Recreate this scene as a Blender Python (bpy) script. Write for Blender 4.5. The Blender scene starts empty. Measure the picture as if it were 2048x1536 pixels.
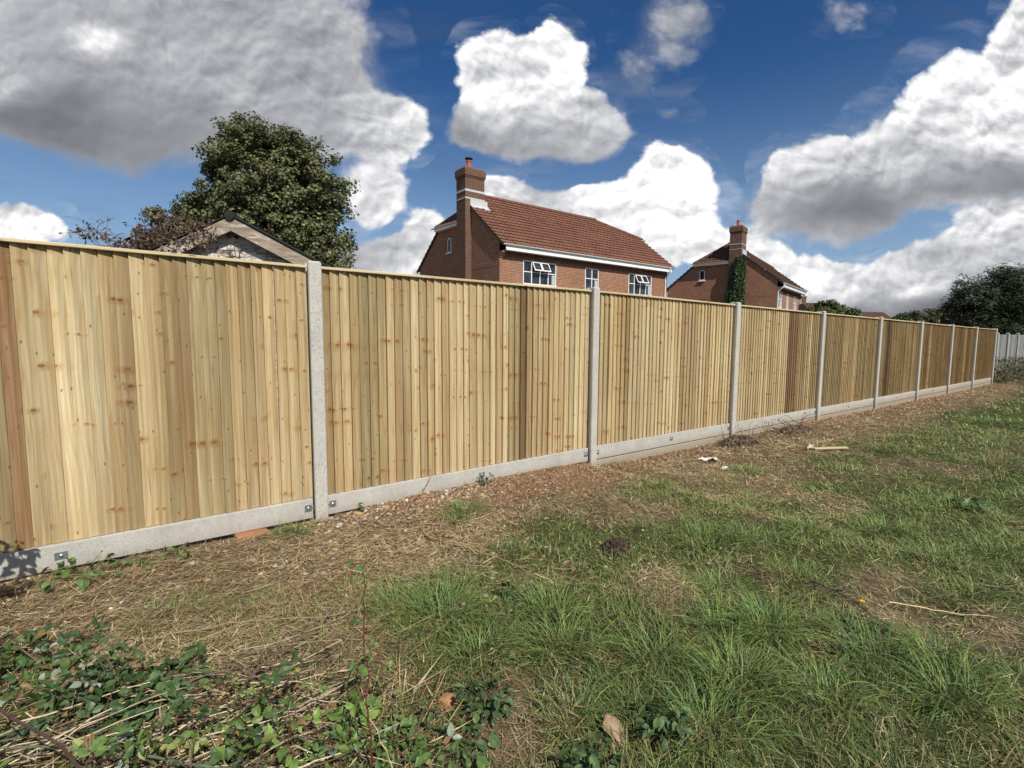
import bpy, bmesh, math, random
import numpy as np
from mathutils import Vector, Matrix, noise as mnoise

SC = bpy.context.scene
COL = SC.collection
R = math.radians

# ------------------------------------------------------------------ camera
AZ, PITCH, ROLL = R(37.585), R(5.302), R(.335)
fw = Vector((math.sin(AZ)*math.cos(PITCH), math.cos(AZ)*math.cos(PITCH), -math.sin(PITCH)))
r0 = Vector((math.cos(AZ), -math.sin(AZ), 0)); u0 = r0.cross(fw)
rt = math.cos(ROLL)*r0 + math.sin(ROLL)*u0
up = -math.sin(ROLL)*r0 + math.cos(ROLL)*u0
cd = bpy.data.cameras.new('camera'); cam = bpy.data.objects.new('camera', cd); COL.objects.link(cam)
cd.sensor_width = 36; cd.lens = 36*1010/2048; cd.clip_start = .05; cd.clip_end = 3000
M = Matrix((rt, up, -fw)).transposed().to_4x4(); M.translation = Vector((0, 0, 1.45))
cam.matrix_world = M
SC.camera = cam

# ------------------------------------------------------------------ view and render settings
SC.view_settings.view_transform = 'Standard'; SC.view_settings.look = 'None'
SC.view_settings.exposure = 0.1; SC.view_settings.gamma = 1.0
SC.view_settings.use_curve_mapping = False
SC.render.engine = 'CYCLES'
SC.cycles.max_bounces = 6; SC.cycles.diffuse_bounces = 3; SC.cycles.glossy_bounces = 2
SC.cycles.transmission_bounces = 3; SC.cycles.transparent_max_bounces = 6
SC.cycles.use_denoising = True
SC.cycles.sample_clamp_indirect = 4

# ------------------------------------------------------------------ sun
SUN_EL, SUN_A = R(46), R(6)            # elevation; swing from -y towards -x
sdir = Vector((-math.sin(SUN_A)*math.cos(SUN_EL), -math.cos(SUN_A)*math.cos(SUN_EL), math.sin(SUN_EL)))
sl = bpy.data.lights.new('sun', 'SUN'); sl.energy = 5.0; sl.angle = R(.55); sl.color = (1, .955, .87)
so = bpy.data.objects.new('sun', sl); COL.objects.link(so)
so.rotation_euler = sdir.to_track_quat('Z', 'Y').to_euler(); so.location = (-6, -10, 30)

# ------------------------------------------------------------------ node helpers
class NT:
    def __init__(s, tree): s.t = tree; s.l = tree.links
    def n(s, typ, **kw):
        x = s.t.nodes.new(typ)
        for k, v in kw.items(): setattr(x, k, v)
        return x
    def put(s, sock, v):
        if v is None: return
        if isinstance(v, bpy.types.NodeSocket): s.l.new(v, sock)
        else: sock.default_value = v
    def m(s, op, a, b=None, c=None, clamp=False):
        x = s.n('ShaderNodeMath', operation=op, use_clamp=clamp)
        s.put(x.inputs[0], a); s.put(x.inputs[1], b); s.put(x.inputs[2], c); return x.outputs[0]
    def v(s, op, a, b=None, scale=None):
        x = s.n('ShaderNodeVectorMath', operation=op)
        s.put(x.inputs[0], a); s.put(x.inputs[1], b)
        if scale is not None: s.put(x.inputs['Scale'], scale)
        return x.outputs['Value'] if op in ('LENGTH', 'DOT_PRODUCT', 'DISTANCE') else x.outputs[0]
    def xyz(s, x=0., y=0., z=0.):
        c = s.n('ShaderNodeCombineXYZ'); s.put(c.inputs[0], x); s.put(c.inputs[1], y); s.put(c.inputs[2], z); return c.outputs[0]
    def sep(s, v):
        c = s.n('ShaderNodeSeparateXYZ'); s.put(c.inputs[0], v); return c.outputs
    def mr(s, v, a, b, c=0., d=1., smooth=False):
        x = s.n('ShaderNodeMapRange', interpolation_type='SMOOTHSTEP' if smooth else 'LINEAR')
        s.put(x.inputs[0], v); s.put(x.inputs[1], a); s.put(x.inputs[2], b); s.put(x.inputs[3], c); s.put(x.inputs[4], d)
        return x.outputs[0]
    def noise(s, vec, scale, detail=2., rough=.5, dist=0., lac=2.):
        x = s.n('ShaderNodeTexNoise'); s.put(x.inputs['Vector'], vec)
        s.put(x.inputs['Scale'], scale); s.put(x.inputs['Detail'], detail); s.put(x.inputs['Roughness'], rough)
        s.put(x.inputs['Distortion'], dist); s.put(x.inputs['Lacunarity'], lac)
        return x.outputs
    def voro(s, vec, scale, feature='F1', rand=1.):
        x = s.n('ShaderNodeTexVoronoi', feature=feature); s.put(x.inputs['Vector'], vec); s.put(x.inputs['Scale'], scale)
        s.put(x.inputs['Randomness'], rand); return x.outputs
    def voro2(s, vec, w):
        x = s.n('ShaderNodeTexVoronoi', voronoi_dimensions='2D'); o = s.v('MULTIPLY', s.xyz(w, w, 0.), (3.7, 5.3, 0.))
        s.put(x.inputs['Vector'], s.v('ADD', vec, o)); x.inputs['Scale'].default_value = 1.; return x.outputs
    def mix(s, f, a, b, blend='MIX'):
        x = s.n('ShaderNodeMix', data_type='RGBA', blend_type=blend)
        s.put(x.inputs[0], f); s.put(x.inputs[6], a); s.put(x.inputs[7], b); return x.outputs[2]
    def ramp(s, f, stops, interp='LINEAR'):
        x = s.n('ShaderNodeValToRGB'); e = x.color_ramp.elements; x.color_ramp.interpolation = interp
        while len(e) < len(stops): e.new(.5)
        for el, (p, c) in zip(e, stops):
            el.position = p; el.color = (*c, 1) if len(c) == 3 else c
        s.put(x.inputs[0], f); return x.outputs[0]
    def attr(s, name, kind='GEOMETRY'):
        x = s.n('ShaderNodeAttribute', attribute_name=name, attribute_type=kind); return x.outputs
    def bump(s, h, strength=.5, dist=.01, normal=None):
        x = s.n('ShaderNodeBump'); s.put(x.inputs['Strength'], strength); s.put(x.inputs['Distance'], dist)
        s.put(x.inputs['Height'], h); s.put(x.inputs['Normal'], normal); return x.outputs[0]

# ------------------------------------------------------------------ world: Nishita sky with cumulus
W = bpy.data.worlds.new('World'); SC.world = W; W.use_nodes = True
t = NT(W.node_tree); W.node_tree.nodes.clear()
sky = t.n('ShaderNodeTexSky', sky_type='NISHITA', sun_disc=False, sun_elevation=SUN_EL,
          sun_rotation=math.atan2(sdir.x, sdir.y), altitude=0, air_density=1.0, dust_density=.0, ozone_density=4.0)
hs = t.n('ShaderNodeHueSaturation'); hs.inputs['Hue'].default_value = .507; hs.inputs['Saturation'].default_value = 1.26; hs.inputs['Value'].default_value = 1.0
t.l.new(sky.outputs[0], hs.inputs['Color'])
elev = t.sep(t.n('ShaderNodeTexCoord').outputs['Generated'])[2]
air = t.mix(t.mr(elev, .0, .46, .66, 0., True), hs.outputs[0], (4.6, 6.6, 9.2, 1))      # paler air towards the horizon
bg1 = t.n('ShaderNodeBackground'); t.l.new(air, bg1.inputs[0]); bg1.inputs[1].default_value = .070
tc = t.n('ShaderNodeTexCoord'); D = tc.outputs['Generated']
a = t.v('DOT_PRODUCT', D, (math.cos(AZ), -math.sin(AZ), 0)); b = t.v('DOT_PRODUCT', D, (math.sin(AZ), math.cos(AZ), 0))
front = t.mr(b, .12, .3, 0., 1., True)
bs = t.m('MAXIMUM', b, .1)
P = t.xyz(t.m('DIVIDE', a, bs), t.m('DIVIDE', t.sep(D)[2], bs), 0.)
# turbulent edges: warp the coordinates with three octaves of vector noise
def warp(vec, scale, amt, det=2.):
    nn = t.noise(vec, scale, det, .55)[1]
    return t.v('ADD', vec, t.v('SCALE', t.v('SUBTRACT', nn, (.5, .5, .5)), scale=amt))
P1 = warp(P, 4.5, .085); P2 = warp(warp(P1, 17., .026, 5.), 48., .010, 4.)
# azimuth, height, half widths, brightness, edge weight
CL = [
    (-0.82, 0.567, 0.327, 0.149, 0.66, 1.0),
    (-0.569, 0.541, 0.297, 0.188, 0.68, 1.0),
    (-0.5, 0.47, 0.09, 0.05, 0.86, 0.5),
    (-0.66, 0.5, 0.07, 0.04, 0.82, 0.4),
    (-0.916, 0.428, 0.188, 0.084, 0.5, 1.0),
    (-0.729, 0.392, 0.297, 0.104, 0.53, 1.0),
    (-0.401, 0.525, 0.188, 0.168, 0.7, 1.0),
    (-0.358, 0.399, 0.188, 0.109, 0.68, 1.0),
    (-0.784, 0.554, 0.059, 0.036, 1.1, 1.0),
    (-0.969, 0.472, 0.109, 0.05, 0.95, 1.0),
    (-0.244, 0.395, 0.094, 0.074, 0.95, 1.0),
    (-0.27, 0.266, 0.074, 0.069, 0.85, 1.0),
    (0.077, 0.527, 0.061, 0.079, 1.0, 1.0),
    (-0.04, 0.491, 0.084, 0.089, 0.97, 1.0),
    (0.021, 0.445, 0.135, 0.092, 0.9, 1.0),
    (0.15, 0.41, 0.08, 0.06, 0.8, 1.0),
    (0.06, 0.372, 0.17, 0.05, 0.6, 1.0),
    (-0.087, 0.391, 0.059, 0.045, 0.62, 1.0),
    (0.31, 0.318, 0.084, 0.066, 1.1, 1.0),
    (0.274, 0.246, 0.149, 0.099, 1.08, 1.0),
    (0.172, 0.238, 0.075, 0.062, 1.04, 1.0),
    (0.237, 0.189, 0.149, 0.074, 0.92, 1.0),
    (-0.025, 0.281, 0.069, 0.04, 0.88, 1.0),
    (0.081, 0.258, 0.109, 0.038, 0.78, 1.0),
    (0.913, 0.46, 0.183, 0.114, 0.98, 1.0),
    (0.831, 0.374, 0.208, 0.089, 0.88, 1.0),
    (0.731, 0.313, 0.208, 0.084, 0.78, 1.0),
    (0.568, 0.317, 0.099, 0.074, 0.9, 1.0),
    (0.648, 0.262, 0.178, 0.054, 0.42, 1.0),
    (0.894, 0.314, 0.158, 0.059, 0.44, 1.0),
    (0.954, 0.576, 0.074, 0.094, 0.9, 1.0),
    (0.509, 0.256, 0.079, 0.05, 0.72, 1.0),
    (0.632, 0.215, 0.149, 0.038, 0.62, 1.0),
    (0.952, 0.207, 0.139, 0.074, 0.92, 1.0),
    (0.919, 0.145, 0.168, 0.059, 0.72, 1.0),
    (0.442, 0.152, 0.109, 0.069, 0.96, 1.0),
    (0.531, 0.128, 0.109, 0.054, 0.97, 1.0),
    (0.609, 0.115, 0.089, 0.05, 0.97, 1.0),
    (0.708, 0.105, 0.109, 0.054, 0.82, 1.0),
    (0.803, 0.13, 0.094, 0.05, 0.95, 1.0),
    (0.76, 0.057, 0.416, 0.045, 0.5, 1.0),
    (-0.953, 0.215, 0.109, 0.048, 0.95, 1.0),
    (-0.165, 0.205, 0.05, 0.054, 0.88, 1.0),
    (-0.209, 0.153, 0.089, 0.038, 0.85, 1.0),
    (-0.297, 0.152, 0.109, 0.045, 0.62, 1.0),
    (0.28, 0.57, 0.1, 0.11, 0.66, 0.42),
    (0.225, 0.49, 0.06, 0.06, 0.62, 0.4),
    (0.33, 0.6, 0.08, 0.08, 0.64, 0.35),
    (0.62, 0.6, 0.08, 0.05, 0.66, 0.46),
    (0.29, 0.43, 0.07, 0.03, 0.6, 0.24),
    (0.0, -0.02, 1.7, 0.085, 0.68, 0.5),
    (0.85, -0.01, 0.5, 0.07, 0.6, 0.5),
]
accw = None; accl = None
for cx, cy, rx, ry, L, wgt in CL:
    mp = t.n('ShaderNodeMapping', vector_type='TEXTURE'); t.l.new(P2, mp.inputs[0])
    mp.inputs['Location'].default_value = (cx, cy, 0); mp.inputs['Scale'].default_value = (rx*1.28, ry*1.28, 1)
    w = t.mr(t.v('LENGTH', mp.outputs[0]), 0., 1., wgt, 0., True)
    accw = w if accw is None else t.m('ADD', accw, w)
    accl = t.m('MULTIPLY', w, L) if accl is None else t.m('MULTIPLY_ADD', w, L, accl)
Lm = t.m('DIVIDE', accl, t.m('MAXIMUM', accw, .02))
Q = t.v('MULTIPLY', P1, (1., 1.35, 1.))
def billow(vec, scale, det):
    x = t.n('ShaderNodeTexVoronoi', voronoi_dimensions='2D', feature='F1', normalize=True)
    t.put(x.inputs['Vector'], vec); t.put(x.inputs['Scale'], scale); x.inputs['Detail'].default_value = det
    x.inputs['Roughness'].default_value = .52; x.inputs['Lacunarity'].default_value = 2.1
    return t.m('SUBTRACT', 1., t.m('MULTIPLY', x.outputs['Distance'], 1.6))
QW = warp(Q, 14., .030, 3.)
puff = billow(QW, 9., 4.); puff2 = billow(t.v('ADD', QW, (-.006, .016, 0)), 9., 3.); puff3 = billow(QW, 9., 3.)
f1 = t.m('ADD', t.m('MULTIPLY', t.noise(Q, 7.5, 9., .56)[0], .45), t.m('MULTIPLY', puff, .55))
r1 = t.noise(t.v('ADD', Q, (-.010, .024, 0)), 9., 3.5, .46)[0]
r2 = t.noise(Q, 9., 3.5, .46)[0]
dens = t.m('ADD', accw, t.m('MULTIPLY', t.m('SUBTRACT', f1, .5), 1.0))
alpha = t.mr(dens, .23, t.mr(Lm, .6, .95, .78, .42), 0., 1., True)
core = t.mr(dens, .3, 1.1, 0., 1., True)
relief = t.m('ADD', t.m('MULTIPLY', t.m('SUBTRACT', r2, r1), t.mr(Lm, .5, .9, .16, .42)), t.m('MULTIPLY', t.m('SUBTRACT', puff3, puff2), t.mr(Lm, .55, .9, .05, .8)))
# soft patchy shading inside the big grey clouds
pt = t.m('MULTIPLY', t.m('SUBTRACT', t.noise(P1, 2.8, 3., .45)[0], .5), .20)
rim = t.m('MULTIPLY', t.m('SUBTRACT', 1., core), t.mr(Lm, .5, .9, .10, .05))
V = t.m('ADD', t.m('ADD', Lm, relief), t.m('ADD', pt, rim))
V = t.m('SUBTRACT', V, .03)
V = t.m('MINIMUM', t.m('MAXIMUM', V, .34), 1.0)
lin = t.m('POWER', V, 2.0)
lin = t.m('MULTIPLY', lin, .96)
tint = t.mix(t.mr(V, .45, .9), (.93, .97, 1.08, 1), (1., 1., 1.015, 1))
ccol = t.v('SCALE', tint, scale=lin)
# thin high streaks
cz = t.noise(t.v('MULTIPLY', P1, (2., 7., 1.)), 1.7, 6., .6)[0]
cir = t.mr(cz, .46, .80, 0., .6, True)
# clouds behind the viewer, for the light they give
fb = t.noise(D, 2.6, 6., .55)[0]
ab = t.mr(fb, .47, .58, 0., 1., True)
wisp = t.m('MULTIPLY', t.mr(t.m('ADD', accw, t.m('MULTIPLY', t.m('SUBTRACT', t.noise(warp(P, 7., .12, 4.), 5., 8., .62)[0], .5), 1.1)), .22, .75, 0., .45, True), t.mr(t.noise(P2, 26., 4., .6)[0], .3, .7, .55, 1.))
al0 = t.m('MAXIMUM', alpha, wisp)
al = t.m('MAXIMUM', al0, t.m('MULTIPLY', cir, t.mr(t.sep(P)[1], .05, .5, 1., .35)))
al = t.m('ADD', t.m('MULTIPLY', al, front), t.m('MULTIPLY', ab, t.m('SUBTRACT', 1., front)))
ccol = t.mix(front, (.50, .53, .58, 1), ccol)
bg2 = t.n('ShaderNodeBackground'); t.l.new(ccol, bg2.inputs[0]); bg2.inputs[1].default_value = 1.0
ms = t.n('ShaderNodeMixShader'); t.l.new(al, ms.inputs[0]); t.l.new(bg1.outputs[0], ms.inputs[1]); t.l.new(bg2.outputs[0], ms.inputs[2])
wo = t.n('ShaderNodeOutputWorld'); t.l.new(ms.outputs[0], wo.inputs[0])
W.cycles.sampling_method = 'MANUAL'; W.cycles.sample_map_resolution = 512

# ------------------------------------------------------------------ mesh helpers
def rng(seed): return np.random.default_rng(seed)

class MB:
    """collects faces of one mesh; box-projected UVs in metres are added at build time"""
    def __init__(s): s.v = []; s.f = []; s.c = []; s.cur = (1., 1., 1.)
    def add(s, vs, fs):
        o = len(s.v); s.v += [tuple(p) for p in vs]
        for f in fs: s.f.append(tuple(i+o for i in f)); s.c.append(s.cur)
    def box(s, x0, x1, y0, y1, z0, z1, bev=0.):
        if bev <= 0:
            s.add([(x0,y0,z0),(x1,y0,z0),(x1,y1,z0),(x0,y1,z0),(x0,y0,z1),(x1,y0,z1),(x1,y1,z1),(x0,y1,z1)],
                  [(0,3,2,1),(4,5,6,7),(0,1,5,4),(1,2,6,5),(2,3,7,6),(3,0,4,7)])
        else:
            b = bev
            ring = lambda i, z: [(x0+i,y0+b,z),(x0+b,y0+i,z),(x1-b,y0+i,z),(x1-i,y0+b,z),(x1-i,y1-b,z),(x1-b,y1-i,z),(x0+b,y1-i,z),(x0+i,y1-b,z)]
            L = ring(b*.9, z0)+ring(0, z0+b)+ring(0, z1-b)+ring(b*.9, z1)
            fs = [tuple(range(7,-1,-1)), tuple(range(24,32))]
            for k in range(3):
                for i in range(8): fs.append((k*8+i, k*8+(i+1)%8, k*8+8+(i+1)%8, k*8+8+i))
            s.add(L, fs)
    def xbox(s, c, ux, uy, uz):
        c = Vector(c); ux, uy, uz = Vector(ux), Vector(uy), Vector(uz)
        P = [c+a*ux+b*uy+d*uz for d in (-1,1) for a, b in ((-1,-1),(1,-1),(1,1),(-1,1))]
        s.add(P, [(0,3,2,1),(4,5,6,7),(0,1,5,4),(1,2,6,5),(2,3,7,6),(3,0,4,7)])
    def beam(s, p, q, w, h, upv=(0,0,1)):
        p, q = Vector(p), Vector(q); d = (q-p); L = d.length; d.normalize()
        sd = d.cross(Vector(upv)).normalized(); u = sd.cross(d)
        s.xbox((p+q)/2, d*L/2, sd*w/2, u*h/2)
    def prism(s, poly, d):
        n = len(poly); d = Vector(d); P = [Vector(p) for p in poly]
        s.add(P+[p+d for p in P], [tuple(range(n-1,-1,-1)), tuple(range(n, 2*n))]+[(i,(i+1)%n,n+(i+1)%n,n+i) for i in range(n)])
    def tube(s, pts, rads, k=6, cap=True):
        pts = [Vector(p) for p in pts]
        if not hasattr(rads, '__len__'): rads = [rads]*len(pts)
        L = []; prev = None
        for i, p in enumerate(pts):
            d = (pts[min(i+1, len(pts)-1)]-pts[max(i-1, 0)]).normalized()
            if prev is None:
                a = d.orthogonal().normalized()
            else:
                a = (prev-d*prev.dot(d)); a = a.normalized() if a.length > 1e-5 else d.orthogonal().normalized()
            prev = a; b = d.cross(a)
            L += [p+(a*math.cos(2*math.pi*j/k)+b*math.sin(2*math.pi*j/k))*rads[i] for j in range(k)]
        fs = []
        for i in range(len(pts)-1):
            for j in range(k): fs.append((i*k+j, i*k+(j+1)%k, (i+1)*k+(j+1)%k, (i+1)*k+j))
        if cap: fs.append(tuple(range(k-1,-1,-1))); o = (len(pts)-1)*k; fs.append(tuple(range(o, o+k)))
        s.add(L, fs)
    def lathe(s, c, prof, k=12):
        c = Vector(c); L = []
        for r, z in prof: L += [c+Vector((r*math.cos(2*math.pi*j/k), r*math.sin(2*math.pi*j/k), z)) for j in range(k)]
        fs = []
        for i in range(len(prof)-1):
            for j in range(k): fs.append((i*k+j, i*k+(j+1)%k, (i+1)*k+(j+1)%k, (i+1)*k+j))
        fs.append(tuple(range(k-1,-1,-1))); o = (len(prof)-1)*k; fs.append(tuple(range(o, o+k)))
        s.add(L, fs)

def link(name, me, mat=None, parent=None):
    o = bpy.data.objects.new(name, me); COL.objects.link(o)
    if mat is not None and me is not None: me.materials.append(mat)
    if parent is not None: o.parent = parent
    return o

def build(name, mb, mat, parent=None, smooth=False, uv=True):
    me = bpy.data.meshes.new(name); me.from_pydata(mb.v, [], mb.f); me.update()
    if smooth: me.shade_smooth()
    if uv:
        nl = len(me.loops); co = np.empty(len(me.vertices)*3, 'f'); me.vertices.foreach_get('co', co); co = co.reshape(-1, 3)
        lv = np.empty(nl, 'i'); me.loops.foreach_get('vertex_index', lv)
        nf = len(me.polygons); fn = np.empty(nf*3, 'f'); me.polygons.foreach_get('normal', fn); fn = np.abs(fn.reshape(-1, 3))
        lt = np.empty(nf, 'i'); me.polygons.foreach_get('loop_total', lt); fi = np.repeat(np.arange(nf), lt)
        ax = fn.argmax(1)[fi]; c = co[lv]
        U = np.where(ax == 0, c[:, 1], c[:, 0]); V = np.where(ax == 2, c[:, 1], c[:, 2])
        me.uv_layers.new(name='UVMap').data.foreach_set('uv', np.stack([U, V], 1).ravel().astype('f'))
    if any(c != (1., 1., 1.) for c in mb.c):
        at = me.attributes.new('tone', 'FLOAT_COLOR', 'FACE')
        at.data.foreach_set('color', np.array([(*c, 1.) for c in mb.c], 'f').ravel())
    return link(name, me, mat, parent)

def np_mesh(name, V, F, mat, parent=None, col=None, smooth=False, attrs=None):
    """V (n,3) verts; F (m,k) faces all with k corners; col (n,3) colour of each vertex"""
    me = bpy.data.meshes.new(name); m, k = F.shape
    me.vertices.add(len(V)); me.vertices.foreach_set('co', np.ascontiguousarray(V, 'f').ravel())
    me.loops.add(m*k); me.loops.foreach_set('vertex_index', np.ascontiguousarray(F, 'i').ravel())
    me.polygons.add(m); me.polygons.foreach_set('loop_start', np.arange(0, m*k, k, dtype='i'))
    me.update(calc_edges=True); me.validate()
    me.shade_smooth() if smooth else me.shade_flat()
    if col is not None:
        at = me.attributes.new('tone', 'FLOAT_COLOR', 'POINT')
        at.data.foreach_set('color', np.c_[col, np.ones(len(col))].astype('f').ravel())
    for nm, arr in (attrs or {}).items():
        at = me.attributes.new(nm, 'FLOAT', 'POINT'); at.data.foreach_set('value', np.ascontiguousarray(arr, 'f'))
    return link(name, me, mat, parent)

def thing(name, label, cat, loc=(0,0,0), rz=0., group=None):
    o = bpy.data.objects.new(name, None); COL.objects.link(o); o.location = loc; o.rotation_euler = (0, 0, rz)
    o.empty_display_size = .2
    return tag(o, label, cat, group)
def tag(o, label=None, cat=None, group=None, kind=None):
    if label: o['label'] = label
    if cat: o['category'] = cat
    if group: o['group'] = group
    if kind: o['kind'] = kind
    return o

# ------------------------------------------------------------------ numpy value noise
def _h(ix, iy, seed):
    n = (ix.astype(np.int64)*374761393 + iy.astype(np.int64)*668265263 + seed*974711) & 0x7fffffff
    n = ((n ^ (n >> 13))*1274126177) & 0x7fffffff
    return ((n ^ (n >> 16)) & 0xffff)/65535.
def vnoise(x, y, seed=0):
    ix, iy = np.floor(x), np.floor(y); fx, fy = x-ix, y-iy
    fx = fx*fx*(3-2*fx); fy = fy*fy*(3-2*fy)
    a, b = _h(ix, iy, seed), _h(ix+1, iy, seed); c, d = _h(ix, iy+1, seed), _h(ix+1, iy+1, seed)
    return (a*(1-fx)+b*fx)*(1-fy)+(c*(1-fx)+d*fx)*fy
def fbm(x, y, seed=0, oct=4):
    x = np.asarray(x, float); y = np.asarray(y, float); s = 0; a = .5; t = 0
    for k in range(oct): s = s+a*vnoise(x*2**k+k*17.3, y*2**k+k*9.1, seed+k); t += a; a *= .55
    return s/t
def sstep(a, b, x):
    t = np.clip((x-a)/(b-a), 0, 1); return t*t*(3-2*t)

# ------------------------------------------------------------------ materials
MATS = {}
def mat(name, rough=.8, spec=.3, metal=0.):
    m = bpy.data.materials.new(name); m.use_nodes = True; t = NT(m.node_tree)
    b = m.node_tree.nodes['Principled BSDF']
    b.inputs['Roughness'].default_value = rough; b.inputs['Specular IOR Level'].default_value = spec; b.inputs['Metallic'].default_value = metal
    MATS[name] = m
    return m, t, b
def setc(t, b, c): t.put(b.inputs['Base Color'], c)

def simple(name, c1, c2, scale=20., rough=.8, spec=.3, metal=0., bump=0., bd=.003, space='Object', det=4.):
    m, t, b = mat(name, rough, spec, metal)
    v = t.n('ShaderNodeTexCoord').outputs[space]
    f = t.noise(v, scale, det, .6)[0]
    f2 = t.mr(f, .3, .7)
    setc(t, b, t.mix(f2, (*c1, 1), (*c2, 1)))
    if bump: t.put(b.inputs['Normal'], t.bump(f, bump, bd))
    return m

simple('plastic_white', (.74,.75,.75), (.80,.80,.79), 3., .35, .5)
simple('plastic_black', (.010,.010,.012), (.02,.02,.02), 8., .85, .1)
simple('lead', (.40,.415,.42), (.58,.59,.59), 9., .6, .4, bump=.3)
simple('terracotta', (.36,.10,.055), (.50,.17,.09), 7., .85, .2, bump=.2)
simple('pot_dark', (.03,.03,.03), (.06,.055,.05), 7., .7, .3)
simple('galvanised', (.20,.215,.22), (.34,.36,.37), 60., .5, .5, .75, bump=.15, bd=.001)
simple('bolt_steel', (.55,.57,.58), (.75,.76,.77), 40., .3, .5, .95)
simple('bark', (.07,.05,.035), (.15,.115,.085), 14., .95, .1, bump=.8, bd=.02)
simple('felt_black', (.016,.016,.018), (.035,.034,.034), 30., .9, .2, bump=.4)
simple('curtain', (.45,.47,.48), (.62,.63,.63), 6., .9, .1)
simple('render_white', (.66,.66,.63), (.74,.74,.71), 4., .9, .1)

# window glass: dark room behind, reflecting the sky
m, t, b = mat('glass', .06, .5)
v = t.n('ShaderNodeTexCoord').outputs['Object']
setc(t, b, t.mix(t.mr(t.noise(v, 2.3, 2.)[0], .35, .65), (.012,.015,.018,1), (.05,.055,.058,1)))
b.inputs['IOR'].default_value = 1.5
t.put(b.inputs['Normal'], t.bump(t.noise(v, 1.6, 1.)[0], .05, .05))

# brick
def brick(name, ca, cb, mortar, scale=1.):
    m, t, b = mat(name, .9, .15)
    uv = t.n('ShaderNodeUVMap').outputs[0]
    br = t.n('ShaderNodeTexBrick'); br.offset = .5
    t.put(br.inputs['Vector'], uv); br.inputs['Scale'].default_value = 1.
    br.inputs['Brick Width'].default_value = .225; br.inputs['Row Height'].default_value = .075
    br.inputs['Mortar Size'].default_value = .010; br.inputs['Mortar Smooth'].default_value = .25; br.inputs['Bias'].default_value = 0.
    br.inputs['Color1'].default_value = (*ca, 1); br.inputs['Color2'].default_value = (*cb, 1); br.inputs['Mortar'].default_value = (*mortar, 1)
    big = t.noise(uv, .7, 4.)[0]; fine = t.noise(uv, 60., 3.)[0]; mid = t.noise(uv, 5., 3.)[0]
    c = t.mix(t.mr(big, .35, .65, 0., .35), br.outputs[0], (*[x*.55 for x in ca], 1))
    c = t.mix(t.mr(mid, .42, .68, 0., .5), c, (*[min(1, x*1.35) for x in cb], 1))
    c = t.mix(.55, c, t.mix(fine, (.55,.55,.55,1), (1.5,1.5,1.5,1)), 'MULTIPLY')
    setc(t, b, c)
    h = t.m('ADD', t.m('MULTIPLY', t.m('SUBTRACT', 1., br.outputs['Fac']), 1.), t.m('MULTIPLY', fine, .4))
    t.put(b.inputs['Normal'], t.bump(h, .7, .008))
    return m
brick('brick_orange', (.34,.145,.075), (.19,.078,.045), (.46,.375,.285))
brick('brick_brown', (.27,.115,.07), (.20,.08,.05), (.30,.21,.15))
brick('brick_stack', (.155,.075,.05), (.095,.048,.036), (.27,.21,.155))

# clay roof tiles
def tiles(name, ca, cb, moss):
    m, t, b = mat(name, .88, .2)
    v = t.n('ShaderNodeTexCoord').outputs['Object']; tone = t.attr('tile')[2]
    c = t.mix(tone, (*ca, 1), (*cb, 1))
    c = t.mix(t.mr(t.noise(v, .9, 5., .6)[0], .5, .72, 0., .55), c, (*moss, 1))
    c = t.mix(t.mr(t.noise(v, 25., 4.)[0], .4, .8, 0., .35), c, (.06,.045,.035,1))
    setc(t, b, c); t.put(b.inputs['Normal'], t.bump(t.noise(v, 60., 3.)[0], .4, .004))
    return m
tiles('tile_red', (.205,.092,.062), (.135,.060,.044), (.22,.13,.06))
tiles('tile_brown', (.12,.06,.042), (.075,.042,.032), (.11,.075,.035))

# concrete, weathered with small pits
def concrete(name, ca, cb, pits, stain=.25):
    m, t, b = mat(name, .88, .25)
    v = t.n('ShaderNodeTexCoord').outputs['Object']
    n1 = t.noise(v, 5., 7., .68)[0]; n2 = t.noise(v, 45., 4., .6)[0]; n3 = t.noise(v, 260., 2.)[0]
    c = t.mix(t.mr(n1, .3, .7), (*ca, 1), (*cb, 1))
    c = t.mix(t.mr(n2, .5, .8, 0., .35), c, (*[x*.6 for x in ca], 1))
    c = t.mix(t.mr(n3, .35, .7, .0, .35), c, (*[min(1, x*1.25) for x in cb], 1))
    vo = t.voro(t.v('MULTIPLY', v, (1., 1., .75)), pits)
    keep = t.m('GREATER_THAN', t.noise(v, pits*.35, 0.)[0], .46)
    pit = t.m('MULTIPLY', t.mr(vo[0], .18, .30, 1., 0.), keep)
    c = t.mix(t.m('MULTIPLY', pit, .8), c, (.16,.15,.13,1))
    z = t.sep(t.n('ShaderNodeNewGeometry').outputs['Position'])[2]
    dirt = t.m('MULTIPLY', t.mr(t.m('ADD', z, t.m('MULTIPLY', n2, .12)), .04, .20, 1., 0.), stain)
    c = t.mix(dirt, c, (.26,.20,.12,1))
    setc(t, b, c)
    h = t.m('SUBTRACT', t.m('MULTIPLY', n2, .5), pit)
    t.put(b.inputs['Normal'], t.bump(h, .6, .004))
    return m
concrete('concrete_post', (.38,.365,.33), (.49,.47,.425), 95., .6)
concrete('concrete_gravel', (.34,.325,.295), (.48,.46,.42), 210., .75)
concrete('concrete_old', (.24,.25,.245), (.36,.37,.36), 30., .3)

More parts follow.
